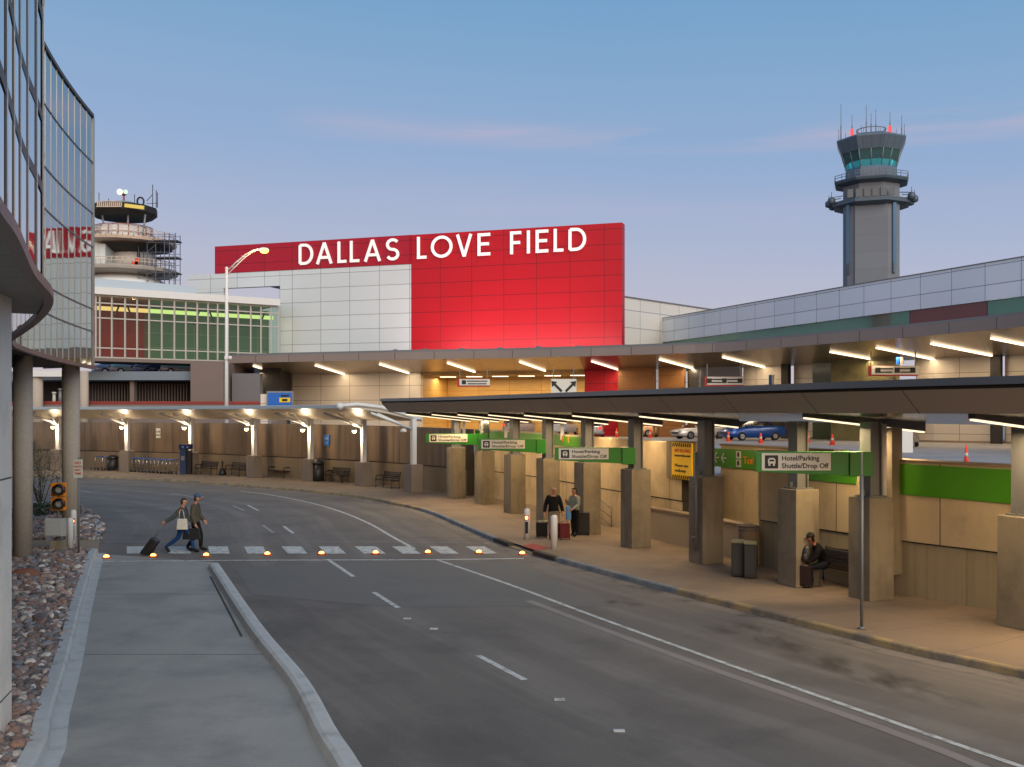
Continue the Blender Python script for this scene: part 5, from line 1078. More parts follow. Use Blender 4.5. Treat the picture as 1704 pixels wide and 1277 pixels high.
def bollard(px, py, h, r, lit, label, z=.0):
    p = G(px, py, z); o = empty('bollard', (p.x,p.y,z), label=label, cat='bollard', group='white bollards at the crossing')
    g = MB(); g.lathe([(r,0),(r,h-r*1.1),(r*.9,h-r*.5),(r*.6,h-r*.12),(r*.1,h)], (p.x,p.y,z), 20); g.build('post', M['white'], o)
    if lit:
        rz = R(-8 if px > 500 else 14)
        g = MB(); g.T = Matrix.Translation((p.x,p.y,z)) @ Matrix.Rotation(rz,4,'Z'); g.box((0,-r-.012,h*.70), (r*1.25,.04,h*.16)); k = g.build('lamp_recess', M['redt'], o, bevel=.01)
        g = MB(); g.T = Matrix.Translation((p.x,p.y,z)) @ Matrix.Rotation(rz,4,'Z'); g.ball((0,-r-.03,h*.70), r*.48, 12, 8, (1,.4,1.2)); g.build('amber_lamp', M['amberl'], k)
        g = MB(); g.T = Matrix.Translation((p.x,p.y,z)) @ Matrix.Rotation(rz,4,'Z'); g.box((0,-r-.005,h*.38), (r*.95,.03,h*.38)); g.build('black_panel', M['ink'], o)
    return o
b1_ = bollard(117, 918, 1.08, .10, False, 'plain white bollard left of the crossing, right beside the grey signal cabinet')
b1b = bollard(122, 910, 1.22, .10, True, 'white bollard with a lit amber lamp at the left end of the crossing')
b2_ = bollard(877, 897, 1.04, .105, True, 'white bollard with a lit amber lamp at the right end of the crossing', .13)
b3_ = bollard(922, 913, 1.06, .11, False, 'plain white round topped bollard before the man in the black jacket', .13)
lb_ = ['farthest left, at the planter kerb','left of the man with the rolling case','just right of the crossing couple','fourth from the left','fifth from the left','sixth from the left','third from the right end','second from the right end','rightmost, by the kerb ramp']
for (px, py), tx in zip(((177,929.5),(255,927.5),(343,926.5),(445,924.5),(535,923.5),(625,922.5),(712,921.5),(797,921.5),(869,923.5)), lb_):
    p = G(px, py); o = empty('pavement_light', (p.x,p.y,0), label='amber pavement light of the crossing, '+tx, cat='pavement light', group='amber pavement lights along the crossing')
    g = MB(); g.lathe([(.14,.006),(.13,.03),(.09,.045)], (p.x,p.y,0), 16); g.build('housing', M['redt'], o)
    g = MB(); g.ball((p.x,p.y,.055), .085, 12, 6, (1,1,.7)); g.build('lens', M['amberl'], o)
# thin sign pole near the right edge
p = G(1434,1047,.13); o = empty('sign_pole', (p.x,p.y,.13), label='thin bare metal pole standing near the kerb before the large shuttle sign', cat='pole')
g = MB(); g.tube((p.x,p.y,.13),(p.x,p.y,3.16),.032); g.lathe([(.08,0),(.05,.05)],(p.x,p.y,.13)); g.build('pole', M['steel'], o); g = MB(); g.box((p.x+.04,p.y+.1,3.4), (.015,.32,.45), rz=R(-22)); g.build('sign_plate', M['grey'], o)
# small regulation signs
def plate_sign(name, px, y, z0, z1, w, m, label, lines=None, pole=None, txt=None, ink='redt'):
    s_ = y/F; x = (px-CX)*s_; o = empty(name, (x,y,z0), label=label, cat='sign'); g = MB(); g.box((x,y,(z0+z1)/2), (w,.02,z1-z0)); f = g.build('sign_plate', m, o, bevel=.004)
    h = z1-z0
    if txt:
        for i, (t_, zz_, sz) in enumerate(txt):
            q = text_mb(t_, sz*h, Matrix.Translation((x,y-.016,z0+zz_*h)), .006, align='CENTER'); q.build('lettering', M[ink], f)
    if pole is not None: g = MB(); g.tube((x,y+.04,pole),(x,y+.04,z1+.05),.03); g.build('pole', M['steel'], o)
    return o
plate_sign('no_parking_sign', 130, 31, 2.44, 3.0, .27, M['signw'], 'small white no parking sign with red lettering on a thin pole by the round column', txt=[('NO',.74,.22),('PARKING',.58,.11),('ANY',.38,.17),('TIME',.18,.17)], pole=.1)
# street lamp
p = Vector(((377-CX)/F*82, 82, 0)); o = empty('street_lamp', (p.x,p.y,2.3), label='tall pale street lamp with curved arm and lit orange head before the terminal', cat='street lamp')
s82 = 82/F; zz82 = lambda y: CH+(HY-y)*s82
g = MB(); g.tube((p.x,82,2.3),(p.x,82,zz82(448)),.17,.11); g.ball((p.x,82,zz82(447)),.14); g.build('pole', M['white'], o)
g = MB(); hx = (438-CX)*s82
for off in (0,.32): g.path([(p.x,82,zz82(452)-off),(p.x+.75,82,zz82(437)-off*.9),(p.x+1.5,82,zz82(424)-off*.6),(p.x+2.1,82,zz82(417)-off*.3),(hx-.3,82,zz82(414.5))], .05)
for k in (1,2,3): g.span((p.x+.4*k,82,zz82(452)+.42*k),(p.x+.4*k+.25,82,zz82(452)+.42*k-.1),.04,.04)
g.build('arm', M['white'], o)
g = MB(); g.ball((hx+.05,82,zz82(415.5)), .42, 14, 8, (1,.6,.42)); k = g.build('lamp_head', M['white'], o)
g = MB(); g.ball((hx+.1,81.95,zz82(417.5)), .36, 14, 8, (1,.7,.62)); g.build('lamp_lens', glow('sodium_lamp', C(255,176,70), 9), k)
l = lamp('POINT', o, p, 260, (1,.6,.25), .3); l.location = Vector((hx,81.6,zz82(424)))-o.location; l.parent = o
g = MB(); g.box((p.x+.15,81.9,zz82(596)), (.5,.3,.25)); g.ball((p.x+.35,81.75,zz82(596)), .16); g.build('camera_box', M['white'], o)
# blue sign on the upper road
y = 80; s_ = y/F; o = empty('blue_sign', ((466-CX)*s_,y,2.3), label='blue roadside sign with a yellow panel in a pale grey frame above the lit canopy', cat='sign')
X_ = lambda px: (px-CX)*s_; Z_ = lambda py: CH+(HY-py)*s_
g = MB(); g.box((X_(466.5),y,Z_(664)), (X_(488.5)-X_(444.5),.3,Z_(651.5)-Z_(677))); f = g.build('frame', M['grey'], o)
g = MB(); g.box((X_(466.5),y-.17,Z_(665)), (X_(486.5)-X_(447),.05,Z_(655)-Z_(677))); f = g.build('sign_face', M['blue'], o)
g = MB(); g.box((X_(475),y-.21,Z_(666)), (X_(484)-X_(466),.03,Z_(662)-Z_(669.5))); g.build('yellow_panel', M['yellow'], f)
g = MB(); g.box((X_(472),y-.21,Z_(659)), (.35,.03,.12)); g.box((X_(478),y-.21,Z_(659)), (.35,.03,.12)); g.box((X_(475),y-.24,Z_(666)), (.4,.03,.18)); g.build('marking', M['ink'], f)
for px in (449,484): g = MB(); g.box((X_(px),y+.2,(2.3+Z_(655))/2), (.14,.14,Z_(655)-2.3)); g.build('post', M['grey'], o)
g = MB(); g.box((X_(439),y+.3,(2.3+Z_(656))/2), (X_(445)-X_(433),.4,Z_(656)-2.3)); g.build('column', M['warmp'], label='beige post just left of the blue roadside sign', cat='post')
# hanging signs under the upper canopy
def hang_sign(px0, px1, y0, y1, y, label, marks, red=True):
    s_ = y/F; X_ = lambda px: (px-CX)*s_; Z_ = lambda py: CH+(HY-py)*s_; o = empty('hanging_sign', (X_((px0+px1)/2),y,Z_(y1)), label=label, cat='sign', group='hanging direction signs under the upper canopy')
    if red: g = MB(); g.box((X_((px0+px1)/2),y+.1,Z_((y0+y1)/2)), (X_(px1)-X_(px0),.25,Z_(y0)-Z_(y1))); g.build('red_frame', mat('sign_red', C(170,30,26), .45) if 'sign_red' not in bpy.data.materials else bpy.data.materials['sign_red'], o)
    g = MB(); g.box((X_((px0+px1)/2+(1.8 if red else 0)),y-.06,Z_((y0+y1)/2-(1 if red else 0))), (X_(px1)-X_(px0)-(3.6*s_ if red else 0),.06,Z_(y0)-Z_(y1)-(2.6*s_ if red else 0))); f = g.build('sign_face', M['signw'], o)
    for px, kind in marks:
        cx_, cz = X_(px), Z_((y0+y1)/2-(1 if red else 0)); g = MB()
        if kind == 'dot': g.box((cx_,y-.1,cz), (.36,.03,.36))
        elif kind == 'line': g.box((cx_,y-.1,cz+.1), (.95,.03,.09)); g.box((cx_,y-.1,cz-.13), (.8,.03,.09))
        else:
            d = 1 if kind == 'upr' else -1; g.T = Matrix.Translation((cx_,y-.1,cz)) @ Matrix.Rotation(R(45*d),4,'Y')
            g.box((0,0,-.1), (.2,.03,.85)); g.T = g.T @ Matrix.Translation((0,0,.38)); v = [g.v(q) for q in ((-.3,-.01,-.12),(.3,-.01,-.12),(0,-.01,.28))]; g.face(v)
        g.build('marking', M['ink'], f, recalc=False)
    g = MB(); 
    for px in (px0+4, px1-4): g.box((X_(px),y+.1,Z_(y0)+.5), (.07,.07,1.0))
    g.build('hanger', M['steel'], o); return o
hang_sign(761,815,631,644,88,'hanging sign farthest left under the upper canopy, before the yellow wood wall',[(772,'dot'),(786,'line'),(802,'line')])
hang_sign(917,959,631,657,82,'white hanging board with two black diagonal arrows left of the red pier',[(927,'upl'),(949,'upr')],False)
hang_sign(1173,1237,627,643,80,'hanging sign in the middle under the upper canopy, before dark glazing',[(1180,'dot'),(1192,'line'),(1205,'dot'),(1219,'line'),(1231,'dot')])
hang_sign(1446,1528,609,626,70,'hanging sign nearest on the right, before the lit yellow shopfront',[(1460,'dot'),(1474,'line'),(1492,'dot'),(1507,'line'),(1518,'dot')])
for px, y, h0, h1, w, lab in ((1284,84,624,650,9,'small blue and white panel between the two left uplights'),(1497,71,592,607,13,'small blue and white sign hanging above the red framed sign')):
    s_ = y/F; x = (px-CX)*s_; z0, z1 = CH+(HY-h1)*s_, CH+(HY-h0)*s_; o = empty('panel_sign', (x,y,z0), label=lab, cat='sign'); g = MB(); g.box((x-.12,y,(z0+z1)/2), (w*s_*.5,.1,z1-z0)); g.build('blue_panel', M['blue'], o); g = MB(); g.box((x+.12,y,(z0+z1)/2), (w*s_*.5,.1,z1-z0)); g.build('white_panel', M['signw'], o)
# yellow notice on the lintel
d = WALL.s_px(1136, .4); p = WALL.at(d, .41); T = WALL.tan(d); s_ = p.y/F; w_ = 1.28; zt_n, zb_n = CH-(737-HY)*s_, CH-(798-HY)*s_
o = empty('yellow_notice', (p.x,p.y,zb_n), label='large yellow notice with red and black lettering and hazard stripes on the lintel', cat='sign')
Mn = frame((p.x,p.y,zb_n), (-T.x,-T.y)); H_ = zt_n-zb_n
g = MB(); g.T = Mn; g.box((0,0,H_/2), (w_,.05,H_)); f = g.build('board', M['yellow'], o)
for zz_ in (.06*H_, .94*H_):
    for k in range(9):
        g = MB(); g.T = Mn @ Matrix.Translation((-w_/2+.1+k*.135,-.035,zz_)); g.box((0,0,0), (.05,.015,.13), rot=Matrix.Rotation(R(28),3,'Y')); g.build('hazard_stripe', M['ink'], f)
for t_, zz_, sz, mk in (('NOT ALLOWED',.74,.15,'redt'),('beyond this point',.62,.1,'ink'),('Please use',.34,.13,'ink'),('walkway',.20,.13,'ink')):
    pr_ = text_mb(t_, sz, Matrix.Identity(4), .004); wl = max(v.co.x for v in pr_.bm.verts); pr_.bm.free()
    text_mb(t_, sz, Mn @ Matrix.Translation((-w_*.34,-.03,zz_*H_)), .01, sx=min(1.6, w_*.78/wl)).build('lettering', M[mk], f)
# signs on the far wall
def wall_sign(px, py0, py1, w, m, label, txt, ink, cat='sign'):
    d = WALL.s_px(px, 0); p = WALL.at(d, -.06); T = WALL.tan(d); s_ = p.y/F; z1, z0 = CH-(py0-HY)*s_, CH-(py1-HY)*s_; Mx = frame((p.x,p.y,z0), (-T.x,-T.y)); h = z1-z0
    o = empty('wall_sign', (p.x,p.y,z0), label=label, cat=cat); g = MB(); g.T = Mx; g.box((0,0,h/2), (w,.04,h)); f = g.build('sign_plate', m, o)
    for t_, zz_, sz in txt: text_mb(t_, sz*h, Mx @ Matrix.Translation((0,-.03,zz_*h)), .01, align='CENTER').build('lettering', M[ink], f)
    return o
wall_sign(545,724,742,.62,M['blue'],'blue sign on the far wall between two lit posts',[('Valet',.58,.3),('Taxi',.2,.3)],'bluel')
wall_sign(264,713,729,.44,M['signw'],'small pale sign on the far wall above the luggage trolleys',[('TAXI',.55,.26),('ONLY',.2,.26)],'ink')
# handrail on the ramp at the dark gap between piers
d0 = PXW(1022,.4); d1_ = PXW(978,.4); o = empty('handrail', (3,39,.13), label='curved metal handrail along the wall behind the standing travellers', cat='handrail')
for zz_ in (.95,.6,.3):
    g = MB(); P = [WALL.at(d0+(d1_-d0)*k/10, .3) for k in range(11)]; g.path([(q.x,q.y,.13+zz_-(.25 if k < 4 else 0)*(4-k)/4) for k, q in enumerate(P)], .022, 6); g.build('rail', M['steel'], o)
for k in (0,5,10): q = WALL.at(d0+(d1_-d0)*k/10, .3); g = MB(); g.tube((q.x,q.y,.13),(q.x,q.y,1.05-(.25 if k == 0 else 0)),.02); g.build('upright', M['steel'], o)

# ================================================================ benches, bins, trolleys, kiosk
def bench(label, loc, rz):
    o = empty('bench', (0,0,0), label=label, cat='bench', group='dark metal benches along the far wall')
    g = MB(); 
    for k in range(5): g.box((0,-.2+.1*k,.45), (1.7,.075,.03))
    g.build('seat', M['bronze'], o)
    g = MB()
    for k in range(4): g.box((0,.25+.03*k,.56+.1*k), (1.7,.03,.075), rot=Matrix.Rotation(R(-16),3,'X'))
    g.build('backrest', M['bronze'], o)
    for sx_ in (-.84,.84):
        g = MB(); g.path([(sx_,.24,.0),(sx_,.22,.44),(sx_,.36,.92)], .028, 8); g.path([(sx_,-.26,0),(sx_,-.27,.45),(sx_,-.24,.66),(sx_,-.1,.7),(sx_,.28,.68)], .03, 8); g.box((sx_,0,.43), (.05,.5,.04)); g.build('leg_frame', M['bronze'], o)
    o.location = loc; o.rotation_euler = (0,0,rz); return o
bl_ = [(343,790,'bench between the kiosk post and the next lit post'),(392,792,'bench just right of the short black ashtray'),(465,795,'bench in mid bend below the lit canopy, left of the black bin'),(561,803,'bench just right of the black bin'),(645,812,'nearest bench, reddish brown, before the last lit post')]
b0_ = None
for px, py, tx in bl_:
    p = G(px, py, .13); d = WALL.s_px(px); T = WALL.tan(d); rz = math.atan2(-T.y,-T.x)
    if b0_ is None: b0_ = bench('dark metal '+tx, p, rz)
    else: copy_tree(b0_, p, rz, 'dark metal '+tx)
p = G(1370, 980, .13); d = WALL.s_px(1380); T = WALL.tan(d); rzb = math.atan2(-T.y,-T.x)
sb_ = copy_tree(b0_, Vector((p.x+.55,p.y+.45,.13)), rzb, 'dark metal bench under the seated man between two thick piers')
# round bins
def binobj(name, px, py, r, h, m, label):
    p = G(px, py, .13); o = empty(name, (p.x,p.y,.13), label=label, cat='bin'); g = MB(); g.lathe([(r*.9,0),(r,.05),(r,h*.78)], (p.x,p.y,.13), 18); g.build('body', m, o)
    g = MB(); g.lathe([(r*1.06,h*.78),(r*1.06,h*.84),(r*.8,h*.95),(r*.3,h)], (p.x,p.y,.13), 18); g.build('lid', M['black'], o); return o
binobj('litter_bin', 528, 801, .42, 1.38, M['black'], 'tall black litter bin between two benches at the far wall')
binobj('litter_bin', 187, 783, .42, 1.15, M['black'], 'black litter bin at the left end of the luggage trolleys')
p = G(370, 791, .13); o = empty('ashtray', (p.x,p.y,.13), label='short black ashtray stand between the two left benches', cat='ashtray'); g = MB(); g.lathe([(.26,0),(.26,.12),(.2,.4),(.06,.5),(.06,.95),(.1,.98)], (p.x,p.y,.13), 12); g.build('body', M['black'], o)
# row of luggage trolleys
d = WALL.s_px(238, -.9)
tp = G(240, 786, .13); T = WALL.tan(WALL.s_px(240)); 
def trolley(o):
    g = MB(); g.box((0,-.28,.16), (.62,.03,.03)); g.box((0,.28,.16), (.62,.03,.03))
    for k in range(5): g.box((-.28+.14*k,0,.17), (.02,.56,.02))
    g.build('base_frame', M['chrome'], o)
    g = MB(); 
    for sy in (-.28,.28): g.path([(.3,sy,.16),(.34,sy,.6),(.4,sy,.98)], .016, 6)
    for k in range(4): g.box((.33+.02*k,0,.35+.17*k), (.018,.56,.018))
    g.build('rear_rack', M['chrome'], o)
    g = MB(); g.tube((.42,-.3,1.0),(.42,.3,1.0),.03); g.build('handle', M['blue'], o)
    for sx_, sy in ((-.26,-.26),(-.26,.26),(.28,-.26),(.28,.26)):
        g = MB(); g.tube((sx_,sy-.02,.075),(sx_,sy+.02,.075),.07,n=10); g.build('wheel', M['rubber'], o)
tro = empty('luggage_trolley', (0,0,0), label='first luggage trolley at the right end of the nested row', cat='luggage trolley', group='nested luggage trolleys by the far wall'); trolley(tro)
A_, B_ = G(284,789,.13), G(203,784,.13); nT = 14; ORD = 'first second third fourth fifth sixth seventh eighth ninth tenth eleventh twelfth thirteenth'.split(); rzt = math.atan2((A_-B_).y,(A_-B_).x)
for k in range(nT):
    q = A_.lerp(B_, k/(nT-1))
    if k == 0: tro.location = q; tro.rotation_euler = (0,0,rzt)
    else:
        c = copy_tree(tro, q, rzt, ORD[k]+' luggage trolley from the right end of the nested row' if k < nT-1 else 'last luggage trolley at the left end of the nested row')
tr2 = copy_tree(tro, G(172,783,.13), rzt, 'separate luggage trolley left of the black bin'); copy_tree(tro, G(160,782,.13), rzt, 'leftmost separate luggage trolley by the far wall')
# trolley vending kiosk
p = G(308, 789, .13); o = empty('trolley_kiosk', (p.x,p.y,.13), label='narrow blue and black vending kiosk at the right end of the trolleys', cat='kiosk')
g = MB(); g.box((p.x-.1,p.y,1.0), (.42,.4,1.75)); g.build('cabinet', mat('dark_blue_panel', C(38,60,96), .5), o, bevel=.01); g = MB(); g.box((p.x+.28,p.y+.1,.95), (.3,.4,1.65)); g.build('side_post', M['black'], o)
g = MB(); g.box((p.x+.05,p.y-.02,2.05), (.85,.45,.36)); h = g.build('header', mat('navy_panel', C(26,34,84), .5), o)
for dx in (-.12,.2): g = MB(); g.ball((p.x+.05+dx,p.y-.26,2.02), .07, 8, 6); g.build('header_lamp', M['bluel'], h)
g = MB(); g.box((p.x-.1,p.y-.21,1.25), (.24,.03,.3)); g.build('screen', M['grey'], o)
# recycling bins near the right columns
p = G(1236, 962, .13); T = WALL.tan(WALL.s_px(1244)); rzz = math.atan2(-T.y,-T.x)
for k, (px, py, tx) in enumerate(((1231,961,'left'),(1252,964,'right'))):
    q = G(px, py, .13); o = empty('waste_bin', (q.x,q.y+.22,.13), label=tx+' unit of the two square dark waste bins with olive lids beside the thick pier', cat='bin', group='square dark waste bins by the pier')
    g = MB(); g.T = Matrix.Translation((q.x,q.y+.22,.13)) @ Matrix.Rotation(R(-14),4,'Z'); g.box((0,0,.46), (.32,.42,.86)); g.box((0,0,.04), (.28,.38,.06)); g.build('body', M['black'], o, bevel=.012)
    g = MB(); g.T = Matrix.Translation((q.x,q.y+.22,.13)) @ Matrix.Rotation(R(-14),4,'Z'); g.box((-.02,-.215,.47), (.24,.02,.74)); g.build('front_panel', M['bin'], o)
    g = MB(); g.T = Matrix.Translation((q.x,q.y+.22,.13)) @ Matrix.Rotation(R(-14),4,'Z'); g.box((0,0,.915), (.33,.43,.05)); g.build('lid', M['bintop'], o, bevel=.008)
q = G(1252, 950, .13); o = empty('litter_bin', (q.x+.1,q.y+.9,.13), label='round beige litter bin behind the square waste bins', cat='bin'); g = MB(); g.lathe([(.26,0),(.28,1.0),(.24,1.12),(.1,1.2)], (q.x+.1,q.y+.9,.13), 18); g.build('body', M['walk'], o)
for zz_ in (1.02,1.12): g = MB(); g.path([(q.x+.1+.29*math.cos(R(20*k)), q.y+.9+.29*math.sin(R(20*k)), .13+zz_) for k in range(19)], .02, 6, False); g.build('rim', M['steel'], o)

# ================================================================ vehicles and cones on the upper road
def car(name, body, label, cat='car', kind='sedan', lights=None):
    """car along +x (front at +x), standing on z=0"""
    o = empty(name, (0,0,0), label=label, cat=cat, group='cars on the upper roadway')
    L_, Wd = (4.7,1.82) if kind != 'van' else (5.0,1.95)
    if kind == 'sedan': st = [(-2.35,.45,.82,.70),(-2.28,.30,.98,.82),(-1.7,.22,1.02,.90),(-.6,.2,.98,.91),(.7,.2,.96,.91),(1.6,.22,.86,.88),(2.2,.28,.74,.80),(2.35,.42,.62,.66)]; cab = [(-1.95,1.0,.70,.70),(-1.15,1.40,.64,.70),(-.2,1.46,.64,.72),(.35,1.42,.64,.72),(1.2,.95,.68,.70)]
    elif kind == 'suv': st = [(-2.35,.45,1.0,.78),(-2.3,.32,1.1,.88),(-1.6,.26,1.12,.93),(0,.24,1.1,.94),(1.1,.26,1.08,.93),(1.9,.3,1.0,.88),(2.3,.36,.86,.8),(2.4,.5,.7,.68)]; cab = [(-2.28,1.1,.76,.76),(-1.95,1.66,.68,.76),(-.3,1.74,.68,.78),(.35,1.68,.68,.78),(1.15,1.08,.74,.78)]
    else: st = [(-2.5,.45,1.05,.85),(-2.45,.3,1.15,.94),(-1.6,.24,1.16,.98),(0,.22,1.14,.98),(1.3,.24,1.06,.96),(2.0,.28,.92,.9),(2.45,.36,.76,.8),(2.52,.5,.66,.68)]; cab = [(-2.45,1.14,.84,.8),(-2.25,1.72,.74,.8),(-.4,1.80,.75,.82),(.4,1.72,.75,.82),(1.75,1.0,.76,.8)]
    g = MB(); rings = []
    for x, z0, z1, hw_ in st:
        rings.append([g.v((x,y_,z_)) for y_, z_ in ((-hw_*.9,z0),(-hw_,z0+.12),(-hw_,(z0+z1)/2),(-hw_*.95,z1-.07),(-hw_*.82,z1),(hw_*.82,z1),(hw_*.95,z1-.07),(hw_,(z0+z1)/2),(hw_,z0+.12),(hw_*.9,z0))])
    for A, B in zip(rings, rings[1:]):
        for k in range(10): g.face([A[k],A[(k+1)%10],B[(k+1)%10],B[k]], None, True)
    g.face(rings[0][::-1]); g.face(rings[-1]); g.build('body', body, o)
    g = MB(); R2 = []
    for x, z, ht, hb in cab:
        zb = st[3][2]-.02; R2.append((x, z, ht, hb, zb))
    rr = []
    for x, z, ht, hb, zb in R2: rr.append([g.v((x,y_,z_)) for y_, z_ in ((-hb-.06,min(zb,z-.005)),(-ht,z-.03),(ht,z-.03),(hb+.06,min(zb,z-.005)))])
    for A, B in zip(rr, rr[1:]):
        for k in range(3): g.face([A[k],A[k+1],B[k+1],B[k]])
    g.face(rr[0][::-1]); g.face(rr[-1]); g.build('windows', M['carglass'], o)
    g = MB(); q = R2[1:-1]; rr = []
    for x, z, ht, hb, zb in q: rr.append([g.v((x,y_,z_)) for y_, z_ in ((-ht-.01,z-.06),(-ht+.08,z+.02),(ht-.08,z+.02),(ht+.01,z-.06))])
    for A, B in zip(rr, rr[1:]):
        for k in range(3): g.face([A[k],A[k+1],B[k+1],B[k]], None, True)
    for x in (-.95,.05):
        for sy in (-1,1): g.span((x,sy*(R2[1][2]+.02),R2[2][1]-.05),(x-.03,sy*(R2[1][3]+.045),st[3][2]-.02),.03,.07)
    g.build('roof', body, o)
    wx = L_*.295
    for sx_ in (-wx,wx):
        for sy in (-1,1):
            yy = sy*(Wd/2-.1); g = MB(); g.tube((sx_,yy-.11,.33),(sx_,yy+.11,.33),.33,n=20); w_ = g.build('wheel', M['rubber'], o)
            g = MB(); g.tube((sx_,yy+sy*.10,.33),(sx_,yy+sy*.125,.33),.21,.19,n=16); g.build('rim', M['chrome'], w_)
    for sy in (-1,1):
        hw_ = st[1][3]; zb_l = st[1][2]-.18
        g = MB(); g.box((-L_/2-.0,sy*hw_*.78,zb_l), (.12,.3,.16)); g.build('tail_light', M['taill'] if lights == 'tail' else mat('tail_lens', C(140,20,20), .3) if 'tail_lens' not in bpy.data.materials else (M['taill'] if lights == 'tail' else bpy.data.materials['tail_lens']), o)
        g = MB(); g.box((L_/2-.08,sy*st[-2][3]*.78,st[-2][2]-.12), (.14,.3,.13)); g.build('headlight', M['headl'] if lights == 'head' else M['lampoff'], o)
        g = MB(); g.box((.95,sy*(Wd/2+.06),st[3][2]+.05), (.12,.16,.13)); g.build('mirror', body, o, bevel=.02)
    g = MB(); g.box((-L_/2+.0,0,st[0][1]+.22), (.06,.5,.12)); g.build('number_plate', M['signw'], o)
    g = MB(); g.box((L_/2+.0,0,st[-1][1]+.08), (.06,1.0,.14)); g.build('grille', M['black'], o)
    return o
def paint(n, c, m=.35): return mat(n, c, .3, m, coat=.6)
UD = 2.3
def on_deck(px, py): return G(px, py, UD)
def cdir(px): d = UEC.s_px(px) if px < 2150 else 0; T = UEC.tan(d); return math.atan2(T.y, T.x)
specs = [('parked_car', (1256,733.5), 200, paint('blue_car_paint', C(24,74,150)), 'van', None, 'dark blue minivan parked side on, with orange cones before it'),
 ('parked_car', (1167,731), 203, paint('white_car_paint', C(206,200,196)), 'sedan', None, 'white car nose to tail behind the blue minivan'),
 ('parked_car', (1100,727.5), 12, paint('beige_car_paint', C(192,150,108)), 'sedan', 'head', 'beige car with a glowing front, between two posts of the shelter'),
 ('parked_car', (989,727.5), 84, paint('silver_car_paint', C(164,164,170)), 'sedan', 'tail', 'silver sedan seen from behind with red tail lamps lit'),
 ('parked_car', (938,724.5), 68, paint('pale_silver_paint', C(196,196,204)), 'suv', None, 'pale silver sport utility car left of the silver sedan'),
 ('parked_car', (868,723), 60, paint('lilac_grey_paint', C(150,150,176)), 'suv', 'tail', 'grey blue car with a red lamp above the green band'),
 ('parked_car', (824,721), 100, paint('navy_car_paint', C(44,66,108)), 'sedan', None, 'navy car partly hidden behind the shelter post'),
 ('parked_car', (768,719), 300, paint('taxi_white_paint', C(216,212,214)), 'sedan', 'head', 'white car with yellow headlamps on at the far bend'),
 ('parked_car', (725,717), 20, paint('rose_car_paint', C(170,110,116)), 'sedan', None, 'small rose grey car above the blue grey wall section'),
 ('parked_car', (690,716), 170, paint('dark_blue_paint', C(30,44,70)), 'sedan', None, 'dark blue car at the end of the lit canopy'),
 ('parked_car', (1507,745), 62, paint('dark_maroon_paint', C(44,16,18)), 'suv', 'tail', 'dark maroon sport utility car seen from behind on the right'),
 ('parked_car', (600,714), 190, paint('white_car_paint_two', C(210,208,206)), 'sedan', None, 'white car seen over the wall between two lit posts'),
 ('parked_car', (480,712), 185, paint('ivory_paint', C(214,208,196)), 'suv', None, 'ivory car seen over the wall under the lit canopy')]
for nm, (px, py), a, m_, kd, li, lab in specs:
    c = car(nm, m_, lab, 'minivan' if kd == 'van' else 'car', kd, li); q = on_deck(px, py); c.location = q+Vector((0,.9,0)); c.rotation_euler = (0,0,R(a))
for px, col_, lab in ((195,'pale_silver_paint','silver car on the garage roof, left of the others'),(262,'lilac_grey_paint','grey blue car on the garage roof under the bridge'),(285,'navy_car_paint','navy car on the garage roof beside the grey blue one'),(306,'taxi_white_paint','white car on the garage roof nearest the concrete block'),(222,'ivory_paint','ivory car on the garage roof, second from the left')):
    c = car('parked_car', bpy.data.materials[col_], lab, 'car', 'sedan', None); c.location = ((px-CX)/F*103, 103, 8.26); c.rotation_euler = (0,0,R(20+px%30)); c['group'] = 'cars on the garage roof'
def cone(label, px, py, tall=False, h=.72):
    o = empty('traffic_cone', (0,0,0), label=label, cat='traffic cone', group='orange cones on the upper roadway')
    g = MB(); r = .17 if not tall else .11
    g.lathe([(r,.04),(r*.62,h*.42),(r*.22,h)], n=16); g.build('cone', M['orange'], o)
    g = MB(); g.box((0,0,.02), (.38,.38,.04)); g.build('base', M['orange'] if not tall else M['signw'], o)
    g = MB(); g.lathe([(r*.66,h*.46),(r*.5,h*.62)], n=16); g.build('reflective_band', M['signw'], o)
    q = on_deck(px, py); o.location = q; return o
cone('nearest orange cone, tall and slim, on the roadway beyond the green band wall', 1608, 775, True, .82)
cone('orange cone before the front of the blue minivan', 1212, 735)
cone('orange cone before the rear half of the blue minivan', 1266, 738)
cone('orange cone beside the beige car', 1082, 729)
cone('orange cone right of the silver sedan', 1026, 728, h=.8)
cone('small orange cone between the steel posts', 1385, 741)
cone('orange cone seen under the canopy between the minivan and the dark car', 1345, 737)
# low white block standing in for an unclear pale form beyond the wall
a = G(1300,752,UD); b = G(1412,756,UD); g = MB(); g.T = Matrix.Identity(4); q = (b-a).to_track_quat('Y','Z').to_matrix(); g.box(((a+b)/2+Vector((0,0,.12))), (.4,(b-a).length,.26), rot=q, taper=.8); g.build('low_white_block', M['white'], label='low white block standing in for an unclear form behind the shuttle sign', cat='barrier', bevel=.05)
p = G(1502,753,UD); g = MB(); g.box((p.x,p.y,3.3), (.8,.8,2.1)); 
g.build('gate_pillar', M['white'], label='thick white pillar on the upper roadway beside the dark maroon car', cat='pillar')
